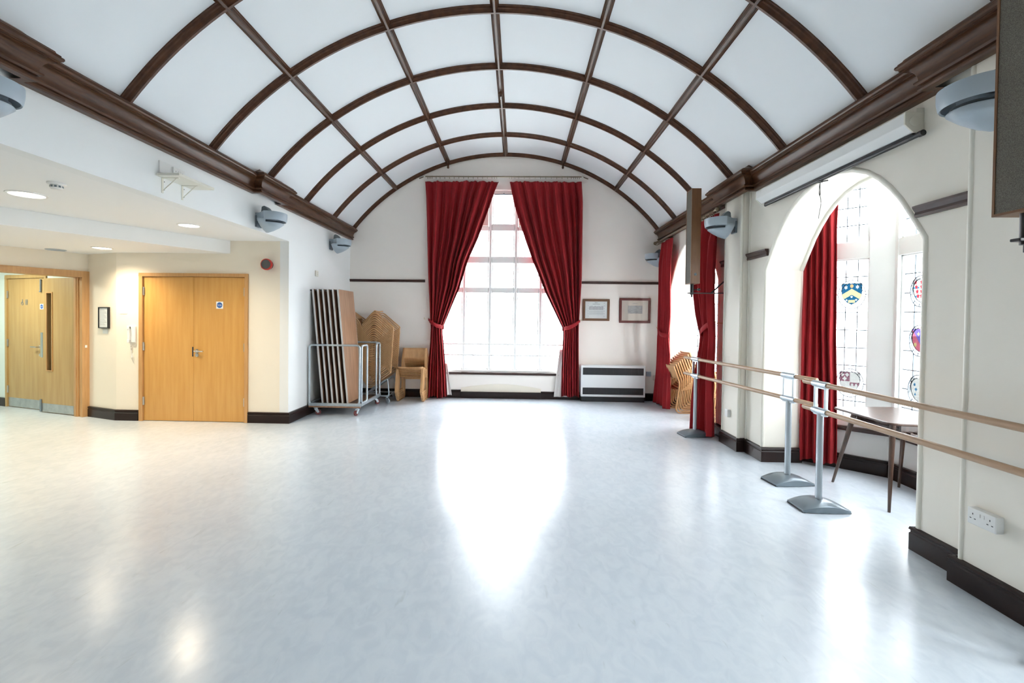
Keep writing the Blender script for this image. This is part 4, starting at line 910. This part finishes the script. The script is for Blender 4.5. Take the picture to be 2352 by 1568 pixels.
# ------------------------------------------------------------------ left alcove items
t = thing('alarm_sounder', 'round red fire alarm sounder with a dark grille beside the double doors', 'fire alarm', (-3.34, 6.21, 2.123))
bm = BM(); lathe(bm, [(0.06, 0), (0.06, 0.02), (0.052, 0.03)], 32, frame_on((0, 0, 0), (0, -1, 0))); obj('base', bm, 'black_soft', t, smooth=True)
bm = BM(); lathe(bm, [(0.058, 0.02), (0.075, 0.045), (0.075, 0.075), (0.068, 0.080)], 36, frame_on((0, 0, 0), (0, -1, 0))); obj('body', bm, 'alarm_red', t, smooth=True)
bm = BM(); lathe(bm, [(0.062, 0.078), (0.062, 0.083)], 36, frame_on((0, 0, 0), (0, -1, 0))); obj('grille', bm, 'alarm_grille', t)
nA = Vector((-0.21, -0.59, 0)).normalized(); nA = Vector((-(6.43-6.22), -(-5.44+6.03), 0)); nA = Vector((-0.335, -0.942, 0))
def on_ang(x, z): return Vector((x, 6.21+(x+5.44)*-0.3644, z))
c_ = on_ang(-5.665, 1.389)
t = thing('framed_notice', 'black framed white notice on the angled cream wall', 'notice', c_); mm = frame_on((0, 0, 0), nA)
bm = BM(); w_, h_, f = 0.215, 0.29, 0.012
for a in ((-w_/2, w_/2, h_/2-f, h_/2), (-w_/2, w_/2, -h_/2, -h_/2+f), (-w_/2, -w_/2+f, -h_/2+f, h_/2-f), (w_/2-f, w_/2, -h_/2+f, h_/2-f)): box(bm, a[0], a[1], a[2], a[3], 0, 0.03, mm)
obj('frame', bm, 'black', t)
bm = BM(); box(bm, -w_/2+f, w_/2-f, -h_/2+f, h_/2-f, 0, 0.02, mm); obj('sheet', bm, 'paper', t)
bm = BM()
for k in range(14): box(bm, -0.08, 0.02+0.06*((k*5) % 4)/4, 0.11-0.016*k-0.002, 0.11-0.016*k+0.001, 0.02, 0.0204, mm)
obj('text_line', bm, 'ink', t)
c_ = on_ang(-5.66, 1.20); t = thing('small_plate', 'small white plate just below the framed notice', 'label', c_); bm = BM(); box(bm, -0.055, 0.055, -0.03, 0.03, 0, 0.004, mm); obj('plate', bm, 'plastic_white', t)
t = thing('label_strip', 'tiny white label strip on the cream wall left of the double doors', 'label', (-5.335, 6.21, 1.455)); bm = BM(); box(bm, -0.05, 0.05, -0.004, 0, -0.01, 0.01); obj('strip', bm, 'plastic_white', t)
t = thing('entry_phone', 'white wall handset with a curly cord beside the double doors', 'entry phone', (-5.20, 6.21, 1.17))
bm = BM(); box(bm, -0.045, 0.045, -0.028, 0, -0.11, 0.11); obj('base', bm, 'plastic_white', t, bevel=0.006)
bm = BM(); box(bm, -0.040, -0.008, -0.060, -0.03, -0.10, 0.11); box(bm, -0.040, -0.008, -0.068, -0.028, 0.065, 0.115); box(bm, -0.040, -0.008, -0.068, -0.028, -0.115, -0.07); obj('handset', bm, 'plastic_white', t, bevel=0.008)
bm = BM(); pipe(bm, [Vector((-0.024+0.030*(i/90)+0.008*math.cos(i*1.2), -0.02+0.008*math.sin(i*1.2), -0.11-0.20*math.sin(PI*i/120))) for i in range(91)], 0.0018, 5); obj('cord', bm, 'plastic_white', t, smooth=True)
q = Md @ Vector((0.045, -0.031, 0.985)); t = thing('wall_catch', 'tiny white catch on the oak frame of the open doorway', 'door catch', q); bm = BM(); mq = Md.to_3x3().to_4x4(); box(bm, -0.012, 0.012, -0.012, 0, -0.018, 0.018, mq); obj('catch', bm, 'plastic_white', t)
# ------------------------------------------------------------------ stacking chairs (local: x forward, y across, z up, origin rear floor corner)
def make_chair(label, group):
    t = thing('stacking_chair', label, 'chair', (0, 0, 0), 0, group); HW = 0.215
    sec = [(-0.018, -0.009), (0.018, -0.009), (0.018, 0.009), (-0.018, 0.009)]
    for s in (-1, 1):
        y = s*HW
        path = fillet_var([(-0.035, y*0.93, 0.735), (0.062, y*0.96, 0.465), (0.0, y, 0.009), (0.475, y, 0.009), (0.375, y, 0.425), (0.075, y, 0.36)], [0, 0.05, 0.085, 0.03, 0.08, 0])
        bm = BM(); P = [Vector(p) for p in path]; n = len(P); rings = []
        for i in range(n):
            d0 = (P[i]-P[i-1]) if i else (P[1]-P[0]); d1 = (P[i+1]-P[i]) if i < n-1 else (P[i]-P[i-1]); d = (d0.normalized()+d1.normalized()).normalized()
            nn = Vector((-d.z, 0, d.x)); rings.append([bm.verts.new(P[i]+Vector((0, a, 0))+nn*b) for a, b in sec])
        for A, B in zip(rings, rings[1:]):
            for j in range(4): bm.faces.new((A[j], A[(j+1) % 4], B[(j+1) % 4], B[j]))
        bm.faces.new(rings[0][::-1]); bm.faces.new(rings[-1]); obj('side_frame', bm, 'beech', t, smooth=True)
    bm = BM(); rows = []
    prof = [(0.385, 0.415), (0.395, 0.427), (0.38, 0.439), (0.30, 0.428), (0.2, 0.408), (0.10, 0.392), (0.07, 0.395)]
    for y in [(-1+2*i/10)*HW*0.98 for i in range(11)]: rows.append([Vector((x, y, z-0.010*(1-(y/HW)**2))) for x, z in prof])
    grid(bm, rows); obj('seat', bm, 'beech', t, smooth=True, solid=0.012)
    bm = BM(); rows = []
    for y in [(-1+2*i/12)*HW for i in range(13)]: rows.append([Vector((x-0.040*(1-(y/HW)**2)+0.012, y*0.98, z)) for x, z in ((0.030, 0.535), (0.015, 0.575), (-0.005, 0.635), (-0.025, 0.69), (-0.038, 0.735))])
    grid(bm, rows); obj('backrest', bm, 'beech', t, smooth=True, solid=0.012)
    bm = BM(); box(bm, 0.06, 0.085, -HW, HW, 0.335, 0.365); obj('rail', bm, 'beech', t, bevel=0.003)
    return t
ORD = ['lowest', 'second', 'third', 'fourth', 'fifth', 'sixth', 'seventh', 'eighth', 'ninth', 'tenth', 'eleventh', 'twelfth', 'thirteenth', 'fourteenth', 'fifteenth', 'sixteenth', 'seventeenth', 'eighteenth', 'nineteenth', 'twentieth', 'twenty-first', 'twenty-second']
def ordlab(i, n): return 'lowest' if i == 0 else ('topmost' if i == n-1 else ORD[i]+' from bottom')
n = 7
ch0 = make_chair('beech chair, lowest of the short stack beside the left end curtain', 'short stack of chairs by the end curtain')
for i in range(n):
    c = ch0 if i == 0 else dup(ch0, 'beech chair, %s in the short stack beside the left end curtain' % ordlab(i, n))
    c.location = (-1.828, 8.462-0.024*i, 0.002+0.027*i); c.rotation_euler = (0, 0, -PI/2)
n = 21
for i in range(n):
    c = dup(ch0, 'tilted beech chair, %s in the tall leaning stack behind the table trolley' % ordlab(i, n), group='tall leaning stack of chairs')
    k = n-1-i; c.location = (-2.445-0.0019*k, 8.015, 0.972-0.0370*k); c.rotation_euler = (0, math.radians(-36.5), 0)
n = 9
for i in range(n):
    c = dup(ch0, 'beech chair, %s in the slanting stack at the far side window' % ordlab(i, n), group='slanting stack at the far side window')
    c.location = (2.470+0.0300*i, 7.59, 0.002+0.0268*i); c.rotation_euler = (0, 0, 0)
n = 5
for i in range(n):
    c = dup(ch0, 'beech chair, %s in the half-hidden stack behind the far barre stand' % ordlab(i, n), group='half-hidden stack behind the barre')
    c.location = (2.64+0.030*i, 6.90, 0.002+0.027*i); c.rotation_euler = (0, 0, 0)
# ------------------------------------------------------------------ casters and trolleys
def caster(parent, p, r=0.045, rz=0.0, wheel='rubber'):
    e = bpy.data.objects.new('caster', None)
    bm = BM(); m = Matrix.Translation(p) @ Matrix.Rotation(rz, 4, 'Z')
    box(bm, -0.035, 0.035, -0.03, 0.03, 2*r+0.028, 2*r+0.032, m); tube(bm, m @ Vector((0, 0, 2*r+0.01)), m @ Vector((0, 0, 2*r+0.03)), 0.018, 12)
    for s in (-1, 1): prism(bm, [(-0.03, 2*r+0.012), (0.022, 2*r+0.012), (0.045, r), (0.02, r-0.012)], s*0.021-0.0015, s*0.021+0.0015, 'y', m)
    c = obj('caster', bm, 'galvanised', parent)
    bm = BM(); lathe(bm, [(r*0.75, -0.013), (r, -0.010), (r, 0.010), (r*0.75, 0.013)], 20, m @ Matrix.Translation((0.03, 0, r)) @ Matrix.Rotation(PI/2, 4, 'X')); obj('wheel', bm, wheel, c, smooth=True)
t = thing('table_trolley', 'galvanised steel trolley with tubular end loops holding the folded tables', 'trolley', (-2.66, 7.25, 0))
X0, X1, Y0, Y1, ZB = -0.375, 0.385, -0.48, 0.48, 0.135
bm = BM(); box(bm, X0, X1, Y0, Y1, ZB, ZB+0.018); obj('deck', bm, 'table_under', t)
bm = BM()
for a in ((X0-0.004, X1+0.004, Y0-0.02, Y0+0.015), (X0-0.004, X1+0.004, Y1-0.015, Y1+0.02), (X0-0.015, X0+0.02, Y0, Y1), (X1-0.02, X1+0.015, Y0, Y1)): box(bm, a[0], a[1], a[2], a[3], ZB+0.0, ZB+0.045)
obj('base_frame', bm, 'galvanised', t, bevel=0.004)
bm = BM(); box(bm, X0, X1, Y0-0.022, Y0, ZB-0.018, ZB+0.002); obj('plywood_edge', bm, 'table_laminate', t)
def loop(pts): bmx = BM(); pipe(bmx, fillet(pts, 0.05, 5, closed=True), 0.015, 10, closed=True, up=Vector((0.3, 0.7, 0.1))); obj('end_loop', bmx, 'galvanised', t, smooth=True)
for y in (Y0, Y1): loop([(X0+0.0, y, ZB+0.03), (X1-0.02, y, ZB+0.03), (X1-0.02, y, 1.025), (X0+0.0, y, 1.025)])
for a, b in ((Y0+0.03, Y0+0.28), (Y1-0.22, Y1-0.03)): loop([(X1-0.0, a, ZB+0.04), (X1-0.0, b, ZB+0.04), (X1-0.0, b, 1.02), (X1-0.0, a, 1.02)])
for x, y, a in ((X0+0.09, Y0+0.03, 0.4), (X1-0.06, Y0+0.03, -1.9), (X1-0.06, Y1-0.03, 0.9), (X0+0.09, Y1-0.03, 0.2)): caster(t, (x, y, 0), 0.040, a)
# six folded tables leaning in it
def folded_table(label):
    t = thing('folding_table', label, 'table', (0, 0, 0), 0, 'folded tables on the trolley'); W, H = 0.62, 1.685
    bm = BM(); box(bm, -0.010, 0.012, 0, W, 0, H); obj('tabletop', bm, 'table_laminate', t)
    bm = BM(); box(bm, -0.012, 0.014, -0.003, 0.0, 0, H); box(bm, -0.012, 0.014, W, W+0.003, 0, H); box(bm, -0.012, 0.014, 0, W, H, H+0.003); obj('edge_band', bm, 'table_edge', t)
    bm = BM(); box(bm, -0.016, -0.011, 0.02, W-0.02, 0.02, H-0.02); obj('underside', bm, 'table_under', t)
    bm = BM()
    for z0, z1 in ((0.15, 0.80), (0.9, 1.55)):
        pipe(bm, fillet([(-0.030, 0.08, z0), (-0.030, 0.08, z1), (-0.030, W-0.08, z1), (-0.030, W-0.08, z0)], 0.03), 0.010, 8, up=Vector((1, 0, 0)))
    obj('folded_leg', bm, 'black_soft', t, smooth=True)
    bm = BM(); box(bm, -0.040, -0.016, 0.0, W, H-0.02, H-0.004); obj('leg_bracket', bm, 'black', t)
    return t
TL = ['leaning nearest the left wall', 'second from the left wall', 'third from the left wall', 'fourth from the left wall', 'fifth from the left wall', 'showing its wood-grain top towards the chairs']
f0 = None
for i in range(6):
    lab = 'folded wood-topped table with white edge, upright on the trolley, '+TL[i]
    lab = 'folded table upright on the trolley, '+TL[i]
    o = folded_table(lab) if f0 is None else dup(f0, lab)
    f0 = f0 or o
    o.location = (-2.868+0.0745*i, 6.845, 0.165); o.rotation_euler = (0, math.radians(-5.4), 0)
# chair dolly
t = thing('chair_dolly', 'low steel wheeled dolly under the tall leaning chair stack', 'trolley', (-2.30, 7.93, 0))
bm = BM()
for y in (-0.13, 0.30):
    pipe(bm, fillet([(-0.30, y, 0.125), (0.16, y, 0.125), (0.13, y, 0.42), (-0.26, y, 0.145)], 0.05, 5, closed=True), 0.012, 8, closed=True, up=Vector((0, 1, 0)))
for x in (-0.26, 0.14): tube(bm, (x, -0.12, 0.125), (x, 0.30, 0.125), 0.012, 8)
obj('frame', bm, 'galvanised', t, smooth=True)
for x, y, a in ((-0.26, -0.10, 0.5), (0.11, -0.10, -0.6), (-0.26, 0.27, 0.9), (0.13, 0.27, 1.2)): caster(t, (x, y, 0), 0.040, a, 'plastic_grey')
# ------------------------------------------------------------------ ballet barres
def barre_stand(parent, x, y, rz):
    m = Matrix.Translation((x, y, 0)) @ Matrix.Rotation(rz, 4, 'Z')
    bm = BM(); n = 16; Wd, Dp = 0.180, 0.118
    top = []
    for k in (-1, -0.93, -0.5, 0, 0.5, 0.93, 1):
        row = []
        for i in range(n+1):
            u = -1+2*i/n; zz = 0.022+(0.036+0.022*math.cos(k*PI/2))*max(0.0, math.cos(u*PI/2))**0.9; w2 = Wd*(1.0 if abs(k) < 0.9 else 0.985)
            row.append(Vector((u*w2+0.012*k*(0), k*Dp*(1-0.10*abs(u)**3), zz*(1 if abs(k) < 0.99 else 0.90))))
        top.append(row)
    R = grid(bm, top)
    # sides and underside
    bot = [[bm.verts.new(Vector((p.x, p.y, 0.004))) for p in r] for r in (top[0], top[-1])]
    for j in range(n):
        bm.faces.new((R[0][j], R[0][j+1], bot[0][j+1], bot[0][j])); bm.faces.new((R[-1][j], R[-1][j+1], bot[1][j+1], bot[1][j])); bm.faces.new((bot[0][j], bot[0][j+1], bot[1][j+1], bot[1][j]))
    for j in (0, n):
        bm.faces.new([q[j] for q in R]+[bot[1][j], bot[0][j]])
    bmesh.ops.transform(bm, matrix=m, verts=bm.verts); b = obj('stand_base', bm, 'stand_grey', parent, smooth=True)
    for u in (-1, 1): bm = BM(); box(bm, u*Wd-0.02*(u > 0)-0.0, u*Wd+0.02*(u < 0), -Dp*0.9, Dp*0.9, 0, 0.010, m); obj('rubber_foot', bm, 'black_soft', b)
    bm = BM(); vs = []
    for z in (0.045, 0.745):
        vs.append([bm.verts.new(m @ Vector((0.020*math.cos(a)*(1 if abs(math.cos(a)) < 0.8 else 1), 0.032*math.sin(a), z))) for a in [2*PI*i/20 for i in range(20)]])
    for j in range(20): bm.faces.new((vs[0][j], vs[0][(j+1) % 20], vs[1][(j+1) % 20], vs[1][j]))
    bm.faces.new(vs[0][::-1]); bm.faces.new(vs[1]); obj('post', bm, 'post_grey', parent, smooth=True)
    for s in (-1, 1): bm = BM(); box(bm, -0.013, 0.013, s*0.062-0.008, s*0.062+0.008, 0.752, 0.958, m); obj('upright', bm, 'galvanised', parent, bevel=0.003)
    for z in (0.755, 0.962):
        bm = BM(); tube(bm, m @ Vector((0, -0.085, z)), m @ Vector((0, 0.085, z)), 0.0255, 16); box(bm, -0.012, 0.012, -0.07, 0.07, z-0.032, z-0.018, m); obj('clamp', bm, 'galvanised', parent, smooth=True)
def barre(label, A, B, ends, sname):
    A, B = Vector(A), Vector(B); d = (B-A).normalized(); rz = math.atan2(d.y, d.x)-PI/2
    t = thing('ballet_barre', label, 'ballet barre', (0, 0, 0), 0, 'portable double ballet barres')
    for P in (A, B): barre_stand(t, P.x, P.y, rz)
    for z in (0.755, 0.962):
        bm = BM(); a = A-d*ends[0]; b = B+d*ends[1]; tube(bm, (a.x, a.y, z), (b.x, b.y, z), 0.0195, 16); obj('handrail', bm, 'barre_beech', t, smooth=True, bevel=0.005)
barre('far freestanding double wooden ballet barre, nearer the end wall', (2.44, 4.285), (2.245, 5.975), (0.33, 0.30), 'far')
barre('near freestanding double wooden ballet barre running out past the right edge', (2.345, 1.93), (2.352, 3.705), (0.30, 0.215), 'near')
# ------------------------------------------------------------------ coffee table in the bay
t = thing('coffee_table', 'dark wood coffee table with tapered splayed legs and slatted shelf in bay', 'table', (3.08, 3.87, 0))
rz = 0.0; TT = 0.70
cor = [(2.78, 4.235), (2.775, 3.555), (3.36, 3.49), (3.36, 4.27)]
P = [Vector((x-3.08, y-3.87)) for x, y in cor]; P3 = fillet([Vector((p.x, p.y, 0)) for p in P], 0.07, 5, closed=True)
bm = BM(); prism(bm, [(p.x, p.y) for p in P3], TT-0.018, TT, 'z'); obj('tabletop', bm, 'walnut', t, bevel=0.006)
foot = [(2.868, 4.328), (2.850, 3.654), (3.40, 3.56), (3.30, 4.27)]
topp = [(2.85, 4.08), (2.86, 3.60), (3.28, 3.62), (3.27, 4.10)]
topp = [(2.83, 4.02), (2.835, 3.62), (3.28, 3.62), (3.28, 4.06)]
foot = [(2.868, 4.325), (2.850, 3.654), (3.33, 3.60), (3.37, 4.22)]
for (fx, fy), (tx, ty) in zip(foot, topp):
    bm = BM(); tube(bm, (fx-3.08, fy-3.87, 0), (tx-3.08, ty-3.87, TT-0.018), 0.010, 14, 0.021); obj('leg', bm, 'walnut', t, smooth=True)
bm = BM()
for k in range(9): x = -0.20+0.048*k; box(bm, x, x+0.018, -0.30, 0.22, TT-0.085, TT-0.073)
for y in (-0.27, 0.19): box(bm, -0.21, 0.21, y, y+0.02, TT-0.095, TT-0.085)
obj('slatted_shelf', bm, 'walnut', t)
bm = BM()
for y in (-0.26, 0.20): box(bm, -0.19, 0.19, y, y+0.02, TT-0.085, TT-0.018)
obj('shelf_support', bm, 'walnut', t)
# ------------------------------------------------------------------ ceiling hook
t = thing('ceiling_hook', 'small dark turned hook hanging from the middle ceiling rib', 'hook', (vp(0, R_RIB, 6.1).x, 6.1, VZC+R_RIB))
bm = BM(); lathe(bm, [(0.03, 0.0), (0.032, -0.012), (0.018, -0.03), (0.010, -0.05), (0.006, -0.055)], 16); obj('boss', bm, 'dark_wood', t, smooth=True)
bm = BM(); tube(bm, (0, 0, -0.05), (0, 0, -0.085), 0.005, 8); obj('pin', bm, 'steel', t)
